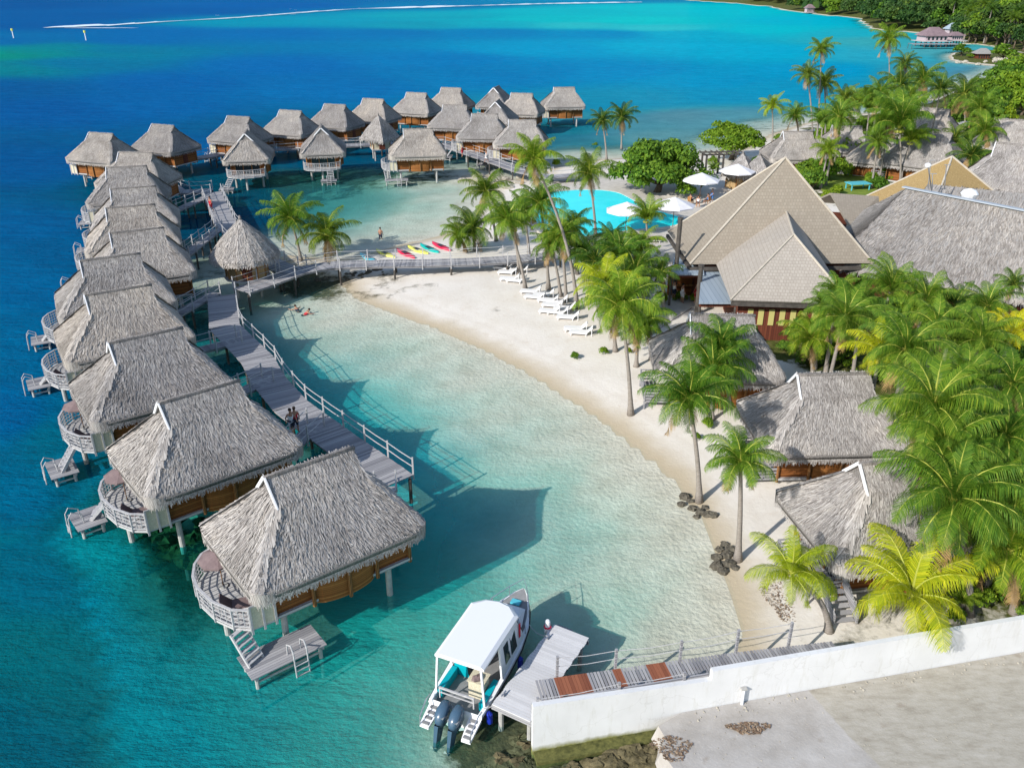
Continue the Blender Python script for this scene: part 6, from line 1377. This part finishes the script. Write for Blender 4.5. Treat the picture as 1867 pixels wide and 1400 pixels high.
    E2 = E+[('lw','pl'), ('rw','pr')]
    skin('body', list(J), E2, 'skin', 0, ex)
    skin('shirt', ['pel','wa','ch','ls','rs','le','re'] if False else ['wa','ch','ls','rs','pel'], E, top, .022)
    skin('shorts', ['pel','lh','rh','lk','rk'], E, bottom, .024)
    h = Vector(J['hk']); MB().blob((h.x, h.y-.03, h.z-.02), .105, 10, 7, .05, (1,1.05,1)).build('hair', M[hairm], t_, True)
    f = Vector(J['hd']); b = MB(); b.blob((f.x, f.y+.11, f.z+.0), .02, 6, 4, 0); b.build('nose', M['skin'], t_)
    return t_
def pz(u, v, z): p = at(u, v, z); return (p[0], p[1], z)
human('person in a red top on the near boardwalk, next to the one in white', pz(541,789,1.8), .4, 'red_cloth', 'dark_cloth', 'stand', 'people on the boardwalks')
human('person in a white top on the near boardwalk, left of the one in red', pz(533,792,1.8), -2.4, 'white_cloth', 'dark_cloth', 'walk', 'people on the boardwalks')
human('person in red walking on the boardwalk behind the round hut', pz(386,386,1.8), 2.8, 'red_cloth', 'red_cloth', 'walk', 'people on the boardwalks')
human('person in red on the far boardwalk near the bungalow cluster', pz(843,286,1.8), 1.2, 'red_cloth', 'red_cloth', 'stand', 'people on the boardwalks')
human('person in white on the far boardwalk railing side', pz(887,296,1.8), 2.0, 'white_cloth', 'white_cloth', 'walk', 'people on the boardwalks')
human('person swimming in the near lagoon, left of the pair', (at(545,566,0)[0], at(545,566,0)[1], 0.05), .8, 'dark_cloth', 'dark_cloth', 'swim', 'swimmers')
human('person swimming in the near lagoon, right of the pair', (at(553,572,0)[0], at(553,572,0)[1], 0.05), -1.0, 'red_cloth', 'dark_cloth', 'swim', 'swimmers')
human('person bathing alone in the inner lagoon beyond the kayaks', (at(694,434,0)[0], at(694,434,0)[1], -.55), 0, 'skin', 'dark_cloth', 'stand', 'swimmers')
for u, v, tp, bt, l in ((1228,546,'white_cloth','dark_cloth','person in white at the bar front, leftmost of four'), (1243,552,'white_cloth','white_cloth','person in pale clothes at the bar front, second from left'), (1268,552,'red_cloth','red_cloth','person in dark red at the bar front beside the notice board'), (1279,548,'white_cloth','dark_cloth','person in white by the dark corner post')):
    human(l, pz(u, v, .9), rnd.uniform(0, 6), tp, bt, 'stand', 'people at the bar')
def chair(lb, u, v, rz):
    p = pz(u, v, .93); t_ = thing('chair', lb, 'chair', p, rz, 'chairs under the parasols'); b = MB(); b.box(-.24, .24, -.22, .26, .40, .45); b.build('seat', M['log'], t_); b = MB(); b.box(-.24, .24, -.27, -.223, .45, .95); b.build('backrest', M['log'], t_)
    for sx in (-.2, .2):
        for sy in (-.18, .2): MB().box(sx-.025, sx+.025, sy-.025, sy+.025, 0, .397).build('leg', M['log'], t_)
for u, v, tp, rz, l in ((1258,372,'red_cloth',-.8,'seated person in dark red under the parasol by the big tree'), (1290,372,'blue_cloth',.8,'seated person in blue under the parasol by the big tree'), (1272,376,'white_cloth',3.0,'seated person in white under the parasol by the big tree')):
    chair('wooden chair holding the %s' % l.split('seated ')[1], u, v, rz); human(l, pz(u, v, .93), rz, tp, 'dark_cloth', 'sit', 'guests under the parasol')
human('guest in blue standing beside the white parasol', pz(1297,370,.93), 2, 'blue_cloth', 'blue_cloth', 'stand', 'guests under the parasol')
p = pz(1274,370,.93); t = thing('cafe_table', 'dark round table under the white parasol by the big tree', 'table', (p[0], p[1]+.7, .93)); MB().tube([(0,0,.7), (0,0,.74)], .55, 14).build('tabletop', M['pile_dark'], t); MB().tube([(0,0,0), (0,0,.7)], .05, 8).build('stem', M['pile_dark'], t)
# railed landing of the lower beach bungalow: stair of weathered boards
p = at(1540,1130,.8); t = thing('beach_stairs', 'weathered grey stair with plank sides below the lowest beach bungalow', 'stairs', (p[0], p[1], .6), R(8)); b = MB()
for i in range(5): b.box(-.5, .5, i*.28, i*.28+.26, .08+i*.17, .13+i*.17)
b.build('treads', M['plank'], t)
for s in (-.56, .56): MB().add([(s-.04,-.1,.0), (s+.04,-.1,.0), (s+.04,1.5,.95), (s-.04,1.5,.95), (s-.04,-.1,.55), (s+.04,-.1,.55), (s+.04,1.5,1.6), (s-.04,1.5,1.6)], [(0,3,2,1), (4,5,6,7), (0,1,5,4), (1,2,6,5), (2,3,7,6), (3,0,4,7)]).build('side_board', M['grey_wood'], t)
# channel markers out on the lagoon
for u, v, l in ((25,70,'channel marker pole at the left edge of the lagoon'), (157,74,'channel marker pole left of centre near the reef')):
    p = at(u, v, 0); t = thing('channel_marker', l, 'marker', (p[0], p[1], 0), 0, 'channel markers'); MB().tube([(0,0,-3), (0,0,3.2)], .22, 8).build('pole', M['white'], t); MB().tube([(0,0,3.2), (0,0,4.2)], .5, 8).build('topmark', M['yellow_pl'], t)
bpy.context.view_layer.update()
